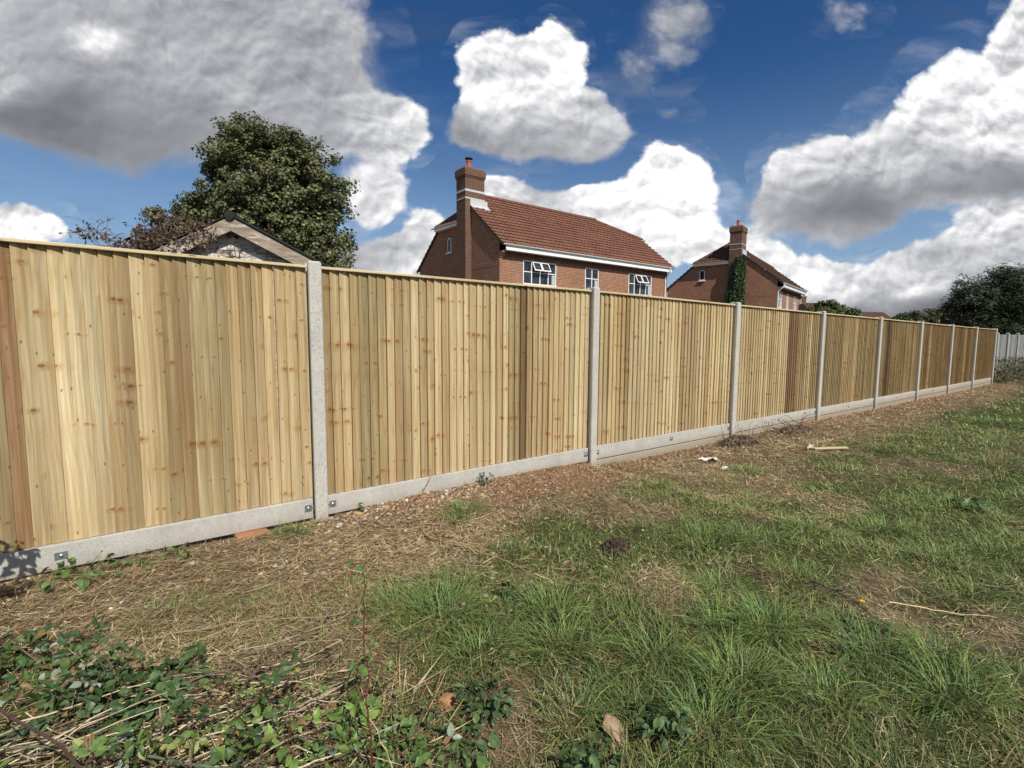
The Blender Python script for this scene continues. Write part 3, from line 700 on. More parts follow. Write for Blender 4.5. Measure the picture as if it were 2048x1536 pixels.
for i in range(9):
    xa, xb = POSTX[i]+.048, POSTX[i+1]-.048
    n = round((xb-xa)/.0745); cuts = np.linspace(xa, xb, n+1); cuts[1:-1] += r.normal(0, .003, n-1)
    V = []; F = []; A = {'bx': [], 'seed': [], 'hue': [], 'rnd': []}
    seed = r.random()*9; left = 0; k0 = 0
    for k in range(n):
        if left <= 0: left = int(r.integers(2, 7)); seed = r.random()*9; k0 = k; gh = r.normal(0, .07)
        left -= 1
        x0, x1 = cuts[k], cuts[k+1]+.004
        f0 = (x0-POSTX[i])/3.; zb = WB[i]+(WB[i+1]-WB[i])*f0+.003; zt = zb+WH-.024-abs(r.normal(0, .0012))
        dy = r.normal(0, .0012); sx = r.normal(0, .0022); th = .0155+r.normal(0, .002)
        yl, yr = 3.9385-th+dy, 3.9375+dy*.3
        o = len(V)
        for z, s in ((zb, 0), ((zb+zt)/2, sx*r.normal(1, .4)), (zt, sx)):
            V += [(x0+s, yl, z), (x1-.0075+s, yr, z), (x1-.0065+s, 3.9435, z), (x1+s, 3.944, z), (x1+s, 3.9475, z), (x0+s, 3.948, z)]
        for q in (0, 6):
            for a in range(6): F.append((o+q+a, o+q+(a+1) % 6, o+q+6+(a+1) % 6, o+q+6+a))
        F += [(o+12, o+13, o+14, o+17), (o+17, o+14, o+15, o+16), (o+5, o+2, o+1, o), (o+4, o+3, o+2, o+5)]
        h = float(np.clip(hue_at((x0+x1)/2)+gh+r.normal(0, .085), 0, 1)); rd = (k-k0)*.35+r.normal(0, .15)
        for _ in range(3):
            A['bx'] += [0., x1-x0-.0075, x1-x0-.006, x1-x0, x1-x0, -.012]; A['seed'] += [seed]*6; A['hue'] += [h]*6; A['rnd'] += [rd]*6
    np_mesh('board_panel', np.array(V), np.array(F), MATS['timber'], fence, attrs={k: np.array(v) for k, v in A.items()})
    # capping rail, slightly proud of the boards
    mb = MB(); p = (xa-.0, 0, 0)
    za, zb2 = WB[i]+WH, WB[i+1]+WH
    def bar(x0, x1, y0, y1, z0a, z0b, h):
        mb.add([(x0,y0,z0a),(x1,y0,z0b),(x1,y1,z0b),(x0,y1,z0a),(x0,y0,z0a+h),(x1,y0,z0b+h),(x1,y1,z0b+h),(x0,y1,z0a+h)],
               [(0,3,2,1),(4,5,6,7),(0,1,5,4),(1,2,6,5),(2,3,7,6),(3,0,4,7)])
    bar(xa, xb, 3.902, 3.985, za-.021, zb2-.021, .021)
    o = build('capping_rail', mb, MATS['timber_rail'], fence); md = o.modifiers.new('edge', 'BEVEL'); md.width = .003; md.segments = 1
    mb = MB()
    for zz in (.25, .9, 1.5):
        bar(xa, xb, 3.949, 4.0, WB[i]+zz, WB[i+1]+zz, .06)
    build('arris_rail', mb, MATS['timber_rail'], fence)
    # concrete gravel boards: one row on the two near bays, two rows further on
    for row in range(1 if i < 2 else 2):
        mb = MB(); g0 = .0075
        t0, t1 = WB[i]-row*.161, WB[i+1]-row*.161
        x0, x1 = POSTX[i]+.057, POSTX[i+1]-.057
        bar(x0, x1, 3.903, 3.953, t0-.150, t1-.150, .150)
        gb = build('gravel_board', mb, MATS['concrete_gravel'], fence); md = gb.modifiers.new('edge', 'BEVEL'); md.width = .004; md.segments = 2
        spots = [(x0+.035, .026, .024), (x1-.035, .026, .024)]+([((x0+x1)/2, .030, .021)] if row == 0 else [])
        for bx_, hw, hh in spots:
            zc = t0+(t1-t0)*(bx_-POSTX[i])/3-.068; pl = MB(); pl.box(bx_-hw, bx_+hw, 3.8985, 3.9028, zc-hh, zc+hh)
            if hw < .03: pl.box(bx_+(-.045 if bx_ < POSTX[i]+1 else .026), bx_+(-.026 if bx_ < POSTX[i]+1 else .045), 3.899, 3.9026, zc-.006, zc+.006)
            po = build('fixing_plate', pl, MATS['galvanised'], gb)
        # domed bolt heads, one mesh per bolt
            bt = MB(); L = []
            for rr_, yy in ((.0125, 3.8984), (.0120, 3.8955), (.0085, 3.8925), (.0035, 3.891)):
                L += [(bx_+rr_*math.cos(a*math.pi/5), yy, zc+rr_*math.sin(a*math.pi/5)) for a in range(10)]
            bt.add(L, [(q*10+j, q*10+(j+1) % 10, q*10+10+(j+1) % 10, q*10+10+j) for q in range(3) for j in range(10)]+[tuple(range(30, 40))])
            build('bolt', bt, MATS['bolt_steel'], gb, smooth=True)
for i, px in enumerate(POSTX):
    mb = MB(); zt = WB[i]+WH+.026; w = .0475
    # slotted H section with a shallow weathered top
    y0, y1, s0, s1, sd = 3.866, 3.992, 3.899, 3.958, .018
    prof = [(-w,y0+.006),(-w+.006,y0),(w-.006,y0),(w,y0+.006),(w,s0-.004),(w-.002,s0),(w-sd,s0),(w-sd,s1),(w,s1),(w,y1),(-w,y1),(-w,s1),(-w+sd,s1),(-w+sd,s0),(-w+.002,s0),(-w,s0-.004)]
    L = [(px+a, b_, -.45) for a, b_ in prof]+[(px+a, b_, zt-.008) for a, b_ in prof]+[(px+a*.82, (b_-3.93)*.82+3.93, zt+.004) for a, b_ in prof]
    n = len(prof)
    mb.add(L, [(k*n+j, k*n+(j+1) % n, (k+1)*n+(j+1) % n, (k+1)*n+j) for k in range(2) for j in range(n)]+[tuple(range(2*n, 3*n))])
    build('concrete_post', mb, MATS['concrete_post'], fence)

# ------------------------------------------------------------------ old grey fence closing the far end
far = thing('grey_fence', 'old weathered grey board fence beyond the far end of the new one', 'fence', (0, 0, 0))
pa = Vector((25.6, 4.55, 0)); dirf = Vector((math.cos(R(-9.5)), math.sin(R(-9.5)), 0)); nf = Vector((-dirf.y, dirf.x, 0))
rr = random.Random(3)
for k in range(16):
    p0 = pa+dirf*(k*.98); zt = 1.70+.0*k; zg = -.25
    mb = MB()
    for q in range(6):
        c0 = p0+dirf*(.09+q*.152+.06); hh = zt-.03+rr.uniform(-.012, .012)
        c0 = c0+nf*rr.uniform(-.006, .01); c0.z = (zg+hh)/2
        g = rr.uniform(.8, 1.15); mb.xbox(c0, dirf*.0735, nf*.009, (0, 0, (hh-zg)/2))
    build('board_panel', mb, MATS['grey_wood'], far)
    mb = MB(); c0 = p0.copy(); c0.z = (zg+zt+.02)/2
    mb.xbox(c0, dirf*.055, nf*.06, (0, 0, (zt+.02-zg)/2))
    mb.xbox((p0.x, p0.y, zt+.035), dirf*.04, nf*.045, (0, 0, .016))
    o = build('fence_post', mb, MATS['concrete_old'], far); md = o.modifiers.new('edge', 'BEVEL'); md.width = .02; md.segments = 2

# ------------------------------------------------------------------ brick houses
def tile_patch(name, parent, f, w_len, uL, uR, material, gauge=.335, tw=.30, seed=0, amp=.036, step=.048):
    """f(u, s, h) -> local point on the slope, s metres up the slope, h above it"""
    r = rng(seed); V = []; F = []; T = []
    nc = int(math.ceil(w_len/gauge)); umin = min(uL(0), uL(w_len)); umax = max(uR(0), uR(w_len))
    us = np.arange(umin, umax+tw/6, tw/6); nu = len(us); tones = r.random((nc+1, int((umax-umin)/tw)+3))*.8
    ph = (us-umin)/tw; wave = amp*np.maximum(0, np.cos((ph % 1-.30)*2*math.pi))**.8
    o = 0
    for c in range(nc):
        s0, s1 = c*gauge, min((c+1)*gauge+.01, w_len)
        for (s, h) in ((s0, -.004), (s0, step), (s1, .002)):
            a, b_ = uL(min(s, w_len)), uR(min(s, w_len))
            for q in range(nu):
                u = min(max(us[q], a), b_); V.append(f(u, s, h+(wave[q] if h == step else wave[q]*.45)))
                T.append(tones[c, int(ph[q])])
        for k in range(2):
            for q in range(nu-1):
                F.append((o+k*nu+q, o+k*nu+q+1, o+(k+1)*nu+q+1, o+(k+1)*nu+q))
        o += 3*nu
    V = np.array(V); F = np.array(F)
    d = np.linalg.norm(V[F[:, 0]]-V[F[:, 1]], axis=1) > 1e-4
    return np_mesh(name, V, F[d], material, parent, attrs={'tile': np.array(T)})

def wall_grid(mb, P, us, zs, holes, depth, nrm):
    """P(u,z) -> point; rectangles between the breakpoints except the holes, with reveals"""
    for a, b_ in zip(us[:-1], us[1:]):
        for c, d in zip(zs[:-1], zs[1:]):
            if any(h[0] <= a+1e-6 and b_ <= h[1]+1e-6 and h[2] <= c+1e-6 and d <= h[3]+1e-6 for h in holes): continue
            mb.add([P(a, c), P(b_, c), P(b_, d), P(a, d)], [(0, 1, 2, 3)])
    nv = Vector(nrm)*depth
    for h in holes:
        c = [P(h[0], h[2]), P(h[1], h[2]), P(h[1], h[3]), P(h[0], h[3])]; q = [Vector(p)+nv for p in c]
        mb.add(c+q, [(0, 4, 5, 1), (1, 5, 6, 2), (2, 6, 7, 3), (3, 7, 4, 0)])

def casement(house, u0, u1, z0, z1, spec):
    """white plastic window: spec = list of (fraction0, fraction1, kind) with kind split, vent or plain"""
    w = link('window', None, None, house); y0, y1 = -.012, .055; fr = .05
    W_, H_ = u1-u0, z1-z0; mb = MB()
    mb.box(u0, u1, y0, y1, z1-fr, z1); mb.box(u0, u1, y0-.03, y1, z0-.02, z0+fr)
    mb.box(u0, u0+fr, y0, y1, z0+fr, z1-fr); mb.box(u1-fr, u1, y0, y1, z0+fr, z1-fr)
    xs_ = sorted({s[0] for s in spec if s[0] > 0})
    for k, f_ in enumerate(xs_): x = u0+f_*W_; mb.box(x-.027, x+.027, y0+.003, y1-.003, z0+fr, z1-fr)
    tz = z0+.53*H_
    for a, b_, kind in spec:
        if kind != 'plain':
            mb.box(max(u0+fr, u0+a*W_+.027), min(u1-fr, u0+b_*W_-.027), y0+.005, y1-.005, tz-.022, tz+.022)
    build('frame', mb, MATS['plastic_white'], w)
    mb = MB(); mb.box(u0+.02, u1-.02, .03, .036, z0+.02, z1-.02); build('pane', mb, MATS['glass'], w)
    mb = MB()
    for a, b_, kind in spec:
        if kind == 'curtain' or kind == 'split':
            x0, x1 = u0+a*W_+.05, u0+b_*W_-.05
            if a > .4 or kind == 'curtain':
                for q in range(4): mb.box(x1-(q+1)*.055, x1-q*.055-.012, .026+.001*(q % 2), .0295, z0+.08, tz-.03)
    if mb.v: build('curtain', mb, MATS['curtain'], w)
    for a, b_, kind in spec:
        if kind == 'vent':
            x0, x1 = u0+a*W_+.012, u0+b_*W_-.012; hh = z1-.04-tz; an = R(27)
            ex = Vector((1, 0, 0)); dn = Vector((0, -math.sin(an), -math.cos(an))); nn = Vector((0, -math.cos(an), math.sin(an)))
            top = Vector(((x0+x1)/2, y0-.012, z1-.035)); hw = (x1-x0)/2; mb = MB()
            mb.xbox(top+dn*.028, ex*hw, dn*.028, nn*.02); mb.xbox(top+dn*(hh-.028), ex*hw, dn*.028, nn*.02)
            for sgn in (-1, 1): mb.xbox(top+dn*hh/2+ex*sgn*(hw-.024), ex*.024, dn*(hh/2-.056), nn*.0195)
            vt = build('opening_vent', mb, MATS['plastic_white'], w)
            mb = MB(); mb.xbox(top+dn*hh/2, ex*(hw-.03), dn*(hh/2-.03), nn*.006); build('vent_pane', mb, MATS['glass'], w)
    return w

def make_house(name, label, loc, rz, L, vr, ze, wins, tile, big=True, rear=8.4, hipL=1.6, chim=(2.45, 3.3), ridgeR=10.2, winA=(4.6, 6.42), hipz=7.45, hipzR=7.95):
    H = thing(name, label, 'house', loc, rz, None)
    s = .79; sl = math.hypot(1, s); zr = ze+s*(vr+.35); zg = -.6
    n1 = Vector((0, -s, 1))/sl; zrear = zr-s*(rear-vr); vh = vr+(zr-hipz)/s; vhR = (hipzR-ze)/s-.35
    # walls
    zt = ze-.30
    us = sorted({0., L}|{a for w_ in wins for a in w_[:2]}); zs = sorted({zg, zt}|{a for w_ in wins for a in w_[2:4]})
    mb = MB(); wall_grid(mb, lambda u, z: (u, 0., z), us, zs, [w_[:4] for w_ in wins], .10, (0, 1, 0))
    vw = rear-.3; zw = zrear+s*.3-.10
    gz = lambda v: min(ze+s*(v+.35), zr-s*(v-vr))-.10
    va, vb = winA[0]-.22, winA[0]+.22; wz0, wz1 = winA[1]-.42, winA[1]+.18
    for uu, flip in ((0., False), (L, True)):
        top = [(0, gz(0)), (2.45, gz(2.45)), (3.3, gz(3.3)), (3.3, hipz-.08), (vh, hipz-.08), (vw, gz(vw))] if not flip else [(0, gz(0)), (vhR, hipzR-.1), (2*vr-vhR, hipzR-.1), (vw, gz(vw))]
        poly = [(uu, 0., zg)]+[(uu, v_, z_) for v_, z_ in top]+[(uu, vw, zg)]
        if flip: poly = poly[::-1]
        mb.add(poly, [tuple(range(len(poly)))])
    mb.add([(L, vw, zg), (0, vw, zg), (0, vw, gz(vw)), (L, vw, gz(vw))], [(0, 1, 2, 3)])
    # kneeler corbels at the near corner
    for q in range(4): mb.box(-.004, .30, -.05-.055*q, .0, zt-.02-.14+.075*q*.9-.15, zt-.02-.08+.075*q*.9-.15)
    # panel of upright bricks across the gable
    for q in range(int(vw/.077)):
        v_ = .2+q*.077
        if v_ < vw-.3 and not (chim[0]-.05 < v_ < chim[1]+.05): mb.box(-.006, .01, v_, v_+.066, ze-.98, ze-.765)
    wall = build('wall', mb, MATS['brick_orange'], H)
    mb = MB(); q = 0; x = .35
    while x < L-.1:
        mb.box(x, x+.105, -.055, -.001, zt-.10, zt-.03); mb.box(x+.11, x+.215, -.03, -.001, zt-.175, zt-.105)
        mb.prism([(x+.02, -.045, zt-.19), (x+.075, -.045, zt-.27), (x+.13, -.045, zt-.19)], (0, .044, 0)); x += .22
    build('dentil_course', mb, MATS['brick_stack'], wall)
    # arched gable window
    wn = link('window', None, None, H); mb = MB(); k = 10; hw = .20
    def arch(hw_, z0_, zc_, xx): return [(xx, winA[0]-hw_, z0_), (xx, winA[0]+hw_, z0_)]+[(xx, winA[0]+hw_*math.cos(a*math.pi/k), zc_+hw_*math.sin(a*math.pi/k)) for a in range(k+1)]
    o_, i_ = arch(hw, wz0, wz1, -.03), arch(hw-.05, wz0+.06, wz1, -.03); n = len(o_)
    mb.add(o_+i_+[(0.002, p[1], p[2]) for p in o_]+[(0.002, p[1], p[2]) for p in i_], [(j, (j+1) % n, n+(j+1) % n, n+j) for j in range(n)]+[(2*n+j, 2*n+(j+1) % n, (j+1) % n, j) for j in range(n)]+[(n+j, n+(j+1) % n, 3*n+(j+1) % n, 3*n+j) for j in range(n)])
    build('frame', mb, MATS['plastic_white'], wn)
    mb = MB(); p_ = arch(hw-.045, wz0+.05, wz1, -.008); mb.add(p_, [tuple(range(len(p_)))]); build('pane', mb, MATS['glass'], wn)
    mb = MB(); mb.box(-.12, .0, winA[0]-hw-.06, winA[0]+hw+.06, wz0-.07, wz0-.002); build('sill', mb, MATS['render_white'], wn)
    for w_ in wins: casement(H, *w_[:4], w_[4])
    # roof slopes
    f_front = lambda u, q, h: (u, -.38+q/sl-n1.y*-h*0+n1.y*h, ze-.03*s+s*q/sl+n1.z*h)
    wl = (vr+.38)*sl
    qh = (3.3+.38)*sl; qR = (vhR+.38)*sl
    uLf = lambda q: -.07 if q < qh else -.07+(hipL+.07)*(q-qh)/(wl-qh)
    uRf = lambda q: L+.22 if q < qR else L+.22+(ridgeR-L-.22)*(q-qR)/(wl-qR)
    mat_ = MATS[tile]
    roof = tile_patch('roof', H, f_front, wl, uLf, uRf, mat_, seed=3)
    n2 = Vector((0, s, 1))/sl; wr = (rear-vr)*sl; qv = (rear-vh)*sl; qRr = (rear-(2*vr-vhR))*sl
    f_rear = lambda u, q, h: (L-u, rear-q/sl+n2.y*h, zrear+s*q/sl+n2.z*h)
    uLr = lambda q: -.22 if q < qRr else -.22+(L-ridgeR+.22)*(q-qRr)/(wr-qRr)
    uRr = lambda q: L+.07 if q < qv else L+.07-(hipL+.07)*(q-qv)/(wr-qv)
    tile_patch('rear_slope', roof, f_rear, wr, uLr, uRr, mat_, seed=4)
    # half hip over the rear half of the near gable
    hs_ = (zr-hipz)/(hipL+.25); hl = math.hypot(1, hs_); n3 = Vector((-hs_, 0, 1))/hl; wh = (hipL+.25)*hl
    f_hip = lambda u, q, h: (-.25+q/hl+n3.x*h, u, hipz+hs_*q/hl+n3.z*h)
    e0, e1 = 3.3-.02, vh+.12
    tile_patch('hip_slope', roof, f_hip, wh, lambda q: -e1+(e1-vr)*q/wh, lambda q: -e0-(vr-e0)*q/wh, mat_, seed=5) if False else \
    tile_patch('hip_slope', roof, lambda u, q, h: f_hip(-u, q, h), wh, lambda q: -e1+(e1-vr)*q/wh, lambda q: -e0-(vr-e0)*q/wh, mat_, seed=5)
    # half hip at the far end
    run = L+.35-ridgeR; hs2 = (zr-hipzR)/run; hl2 = math.hypot(1, hs2); n4 = Vector((hs2, 0, 1))/hl2; wh2 = run*hl2
    tile_patch('hip_slope', roof, lambda u, q, h: (L+.35-q/hl2+n4.x*h, u, hipzR+hs2*q/hl2+n4.z*h), wh2, lambda q: vhR-.1+(vr-vhR+.1)*q/wh2, lambda q: 2*vr-vhR+.1+(vr-(2*vr-vhR+.1))*q/wh2, mat_, seed=6)
    # ridge and hip tiles
    mb = MB()
    def run_tiles(p, q_, rad=.115):
        p, q_ = Vector(p), Vector(q_); d = q_-p; n_ = max(2, int(d.length/.42))
        for k_ in range(n_):
            a_ = p+d*(k_/n_); b_ = p+d*((k_+1)/n_+.012); mb.tube([a_, b_], [rad, rad*1.06], 8)
    run_tiles((hipL-.05, vr, zr+.005), (ridgeR+.05, vr, zr+.005)); run_tiles((-.2, vh+.08, hipz+.03), (hipL, vr, zr-.01), .10)
    run_tiles((L+.25, vhR-.05, hipzR+.02), (ridgeR, vr, zr-.01), .09)
    rt_ = build('ridge_tiles', mb, MATS[tile], roof, smooth=True)
    # verge undercloak and barge edge on the gable
    mb = MB()
    mb.beam((-.055, -.36, ze-.085), (-.055, 3.25, ze-.085+s*3.61), .05, .07); build('verge', mb, MATS['pot_dark'], roof)
    mb = MB(); mb.beam((-.055, rear-.02, zrear-.075), (-.055, vh, hipz-.08), .05, .07); build('verge', mb, MATS['pot_dark'], roof); mb = MB()
    mb.beam((L+.1, -.36, ze-.085), (L+.1, vhR, ze-.085+s*(vhR+.36)), .2, .07)
    build('verge', mb, MATS['pot_dark'], roof)
    # white eaves: gutter, fascia, soffit
    mb = MB(); prof = [(-.055*math.cos(a*math.pi/8), -.055*math.sin(a*math.pi/8)) for a in range(9)]
    def gut(p, q_, out):
        p, q_, out = Vector(p), Vector(q_), Vector(out)
        A_ = [p+out*a_+Vector((0, 0, b_)) for a_, b_ in prof]+[p+out*a_*.86+Vector((0, 0, b_*.86)) for a_, b_ in prof[::-1]]
        mb.prism(A_, q_-p)
    gut((-.02, -.425, ze-.035), (L+.26, -.425, ze-.035), (0, 1, 0)); gut((-.34, 3.34, hipz-.02), (-.34, vh+.25, hipz-.02), (1, 0, 0)); gut((L+.44, vhR-.2, hipzR-.02), (L+.44, 2*vr-vhR, hipzR-.02), (1, 0, 0))
    k_ = 0
    gutter = build('gutter', mb, MATS['plastic_white'], H)
    mb = MB(); mb.box(.12, L-.05, -.365, -.345, ze-.27, ze-.055); mb.box(.12, L-.05, -.385, -.3655, ze-.315, ze-.235); mb.box(.14, L-.07, -.343, -.001, ze-.302, ze-.285)
    mb.box(-.27, -.25, 3.36, vh+.1, hipz-.20, hipz-.03); mb.box(-.248, -.002, 3.36, vh+.06, hipz-.20, hipz-.185)
    mb.box(L+.36, L+.38, vhR-.1, 2*vr-vhR, hipzR-.16, hipzR-.03)
    build('fascia', mb, MATS['plastic_white'], H)
    mb = MB(); xd = L-.28
    mb.tube([(xd, -.43, ze-.09), (xd, -.43, ze-.22), (xd+.02, -.30, ze-.42), (xd+.03, -.06, ze-.66), (xd+.03, -.06, ze-.8), (xd+.03, -.06, .0)], .036, 8)
    for zz in (ze-.9, ze-2.3): mb.box(xd-.02, xd+.08, -.075, -.002, zz, zz+.03)
    if not big: mb.tube([(.1, -.43, ze-.09), (.1, -.43, ze-.2), (.06, -.30, ze-.4), (.06, -.06, ze-.62), (.06, -.06, 0.)], .036, 8)
    build('downpipe', mb, MATS['plastic_white'], H)
    # chimney: breast on the gable, stack, oversailing head
    c0, c1 = chim; mb = MB(); zc = zr+.42; x1 = .81
    mb.box(-.35, -.0, c0, c1, zg, ze+s*(c0+.35)-.2); mb.box(-.352, x1, c0-.002, c1+.002, ze+s*(c0+.35)-.2, zc)
    mb.box(-.38, x1+.03, c0-.03, c1+.03, zc, zc+.075); mb.box(-.41, x1+.06, c0-.06, c1+.06, zc+.075, zc+.40); 
    a_ = [(-.41, c0-.06, zc+.40), (x1+.06, c0-.06, zc+.40), (x1+.06, c1+.06, zc+.40), (-.41, c1+.06, zc+.40)]; b_ = [(-.33, c0+.04, zc+.52), (x1-.04, c0+.04, zc+.52), (x1-.04, c1-.04, zc+.52), (-.33, c1-.04, zc+.52)]
    mb.add(a_+b_, [(0, 1, 5, 4), (1, 2, 6, 5), (2, 3, 7, 6), (3, 0, 4, 7), (4, 5, 6, 7)])
    ch = build('chimney', mb, MATS['brick_stack'], H)
    mb = MB(); zb1 = ze+s*(c0+.35)+.34; zb2 = zb1+.36; f_ = .11 if big else .05
    for zz, h_ in ((zb2, f_), (zb1, f_*.6)): mb.box(-.365, x1+.013, c0-.015, c1+.015, zz, zz+h_)
    # stepped apron of lead dressed over the tiles beside the stack
    rr_ = random.Random(2); px_ = 0.
    for q in range(7):
        u_ = -.06+q*.15; dz = zb1-(ze+s*(c0+.35)); up_ = rr_.uniform(.55, .95)
        mb.add([(u_, c0-.012, zb1), (u_+.152, c0-.012, zb1), (u_+.152, c0-.012, zb1-dz*1.0), (u_, c0-.012, zb1-dz*1.0)], [(3, 2, 1, 0)])
        ln = .16+.10*rr_.random() if q < 5 else .28
        mb.xbox((u_+.076, c0-.01-ln/2, ze+s*(c0+.35-ln/2)+.058), (.078, 0, 0), (0, ln/2, s*ln/2), (0, -.003, .004))
    mb.xbox((x1+.12, c0+.1, ze+s*(c0+.45)+.062), (.13, 0, 0), (0, .3, s*.3), (0, -.003, .004))
    build('lead_flashing', mb, MATS['lead'], ch)
    mb = MB(); pc = ((x1-.35)/2-.1, (c0+c1)/2, zc+.50)
    mb.lathe(pc, [(.15, 0), (.15, .06), (.125, .09), (.115, .36), (.14, .38), (.14, .44), (.09, .44)], 14); build('chimney_pot', mb, MATS['terracotta'], ch, smooth=False)
    if big:
        mb = MB(); pc2 = (pc[0], pc[1], pc[2]+.44)
        mb.lathe(pc2, [(.08, 0), (.08, .08), (.20, .085), (.21, .11), (.12, .15), (.02, .16)], 16); build('chimney_cowl', mb, MATS['pot_dark'], ch)
    return H

S4 = [(0, .25, 'split'), (.25, .5, 'vent'), (.5, .75, 'vent'), (.75, 1, 'split')]; S2 = [(0, .5, 'split'), (.5, 1, 'split')]
make_house('brick_house', 'red tiled brick house with three white windows and a tall chimney behind the fence', (14.385, 19.715, 0), 0., 13.1, 3.7, 5.85,
           [(1.43, 3.63, 4.07, 5.23, S4), (5.76, 6.82, 4.05, 5.22, S2), (9.38, 11.53, 4.0, 5.22, S4)], 'tile_red')
make_house('brick_house', 'smaller looking brown brick house with climber up its chimney and hipped dark roof', (37.168, 17.379, -.42), R(13), 8.6, 3.9, 5.85,
           [(.4, 1.55, 4.1, 5.3, S2), (3.2, 3.75, 4.1, 5.25, S2), (5.7, 6.8, 4.1, 5.25, S2)], 'tile_brown', big=False, ridgeR=6.6, winA=(5.35, 6.75), hipz=7.62)

# ------------------------------------------------------------------ old shed, gable towards the field
shed = thing('garden_shed', 'weathered timber shed gable with flaking bargeboards and black corrugated roof', 'shed', (1.27, 7.83, 0), R(-24))
zr, hw, pz, D = 3.04, 1.62, .525, 2.6           # ridge height, half width, fall per metre
ev = zr-.03-hw*pz
mb = MB(); y = 0.
k = 0; z = -.1; bw = .135
def half(z): return min(hw-.13, max(.0, (zr-.10-z)/pz))
while z < zr-.13:
    z1 = min(z+bw, zr-.11); a, b_ = half(z), half(z1)
    mb.add([(-a, .0, z), (a, .0, z), (b_, .012, z1), (-b_, .012, z1), (-a, .03, z), (a, .03, z), (b_, .03, z1), (-b_, .03, z1)], [(0, 1, 2, 3), (0, 4, 5, 1), (2, 6, 7, 3), (0, 3, 7, 4), (1, 5, 6, 2)]); z = z1
for sx in (-1, 1): mb.box(min(sx*(hw-.13), sx*(hw-.10)), max(sx*(hw-.13), sx*(hw-.10)), .0, D, -.1, ev-.06)
mb.box(-hw+.13, hw-.13, D-.03, D, -.1, ev)
build('wall', mb, MATS['shed_board'], shed)
for sx in (-1, 1):
    mb = MB(); T0 = Vector((0, -.14, zr-.02)); E0 = Vector((sx*(hw+.02), -.14, zr-.02-(hw+.02)*pz))
    mb.prism([T0, E0, E0-Vector((0, 0, .19)), T0-Vector((0, 0, .19))][::sx], (0, .026, 0))
    o = build('bargeboard', mb, MATS['shed_barge'], shed); md = o.modifiers.new('edge', 'BEVEL'); md.width = .003; md.segments = 1
# soffit behind the barge, dark roofing with corrugations, rolled ridge
V = []; F = []
for sx in (-1, 1):
    n = 90; o = len(V)
    for i in range(n):
        yy = -.16+i*(D+.25)/(n-1); w = .012*math.cos(yy*2*math.pi/.095)
        for q in (0, 1): d = .03+q*(hw+.02); V.append((sx*d, yy, zr+.012-d*pz+w)); V.append((sx*d, yy, zr-.004-d*pz+w))
    for i in range(n-1):
        a = o+i*4; F += [(a, a+2, a+6, a+4), (a+1, a+5, a+7, a+3)]
    F += [(o, o+1, o+3, o+2)]
mb = MB(); mb.add(V, F); mb.tube([(0, -.17, zr-.012), (0, D+.1, zr-.012)], .062, 14)
build('roof', mb, MATS['felt_black'], shed)

def curl_leaves(n, pts, size, cols, seed, spread=.05, k=5):
    """small crumpled leaves around the given points: bent quads"""
    r = rng(seed); P = np.array(pts)[r.integers(0, len(pts), n)]+r.normal(0, spread, (n, 3))
    s = size*(.5+.8*r.random(n)); d1 = r.normal(0, 1, (n, 3)); d1 /= np.linalg.norm(d1, axis=1)[:, None]
    d2 = np.cross(d1, r.normal(0, 1, (n, 3))); d2 /= np.linalg.norm(d2, axis=1)[:, None]; d3 = np.cross(d1, d2)
    V = np.empty((n, 6, 3))
    for j, (a, b_, c) in enumerate([(-1, 0, 0), (-.1, .55, .3), (1, .1, .1), (.1, -.55, .3), (.4, .4, .35), (.4, -.4, .35)]):
        V[:, j] = P+d1*(s*a)[:, None]+d2*(s*b_)[:, None]+d3*(s*c)[:, None]
    f = np.array([[0, 5, 2, 4], [0, 3, 5, 0], [0, 4, 1, 0]]); o = (np.arange(n)*6)[:, None, None]
    tri = np.array([[0, 3, 5], [0, 5, 2], [0, 2, 4], [0, 4, 1]])[None]+o
    C = np.repeat(np.array(cols)[r.integers(0, len(cols), n)]*(.6+.7*r.random((n, 1))), 6, 0)
    return V.reshape(-1, 3), tri.reshape(-1, 3), C
def tubes_np(paths, radii, k=4, col=(.2, .15, .1), seed=0):
    """many thin stems joined in one mesh"""
    r = rng(seed); VV = []; FF = []; CC = []; o = 0
    for P, rad in zip(paths, radii):
        P = np.asarray(P, float); n = len(P); d = np.gradient(P, axis=0); d /= np.linalg.norm(d, axis=1)[:, None]+1e-9
        a = np.cross(d, np.array([.3, .5, .81])); a /= np.linalg.norm(a, axis=1)[:, None]+1e-9; b_ = np.cross(d, a)
        rr = np.linspace(rad, rad*.45, n)[:, None]
        ring = np.stack([P+rr*(a*math.cos(2*math.pi*j/k)+b_*math.sin(2*math.pi*j/k)) for j in range(k)], 1)
        VV.append(ring.reshape(-1, 3)); q = np.array([[i*k+j, i*k+(j+1) % k, (i+1)*k+(j+1) % k, (i+1)*k+j] for i in range(n-1) for j in range(k)])
        FF.append(q+o); o += n*k; CC.append(np.repeat(np.array([col])*r.uniform(.6, 1.3), n*k, 0))
    return np.concatenate(VV), np.concatenate(FF), np.concatenate(CC)
def wander(r, p, d, n, st, jit, grav=0.):
    P = [np.array(p, float)]; d = np.array(d, float)
    for _ in range(n):
        d = d+r.normal(0, jit, 3)+np.array([0, 0, grav]); d /= np.linalg.norm(d)+1e-9; P.append(P[-1]+d*st)
    return np.array(P)
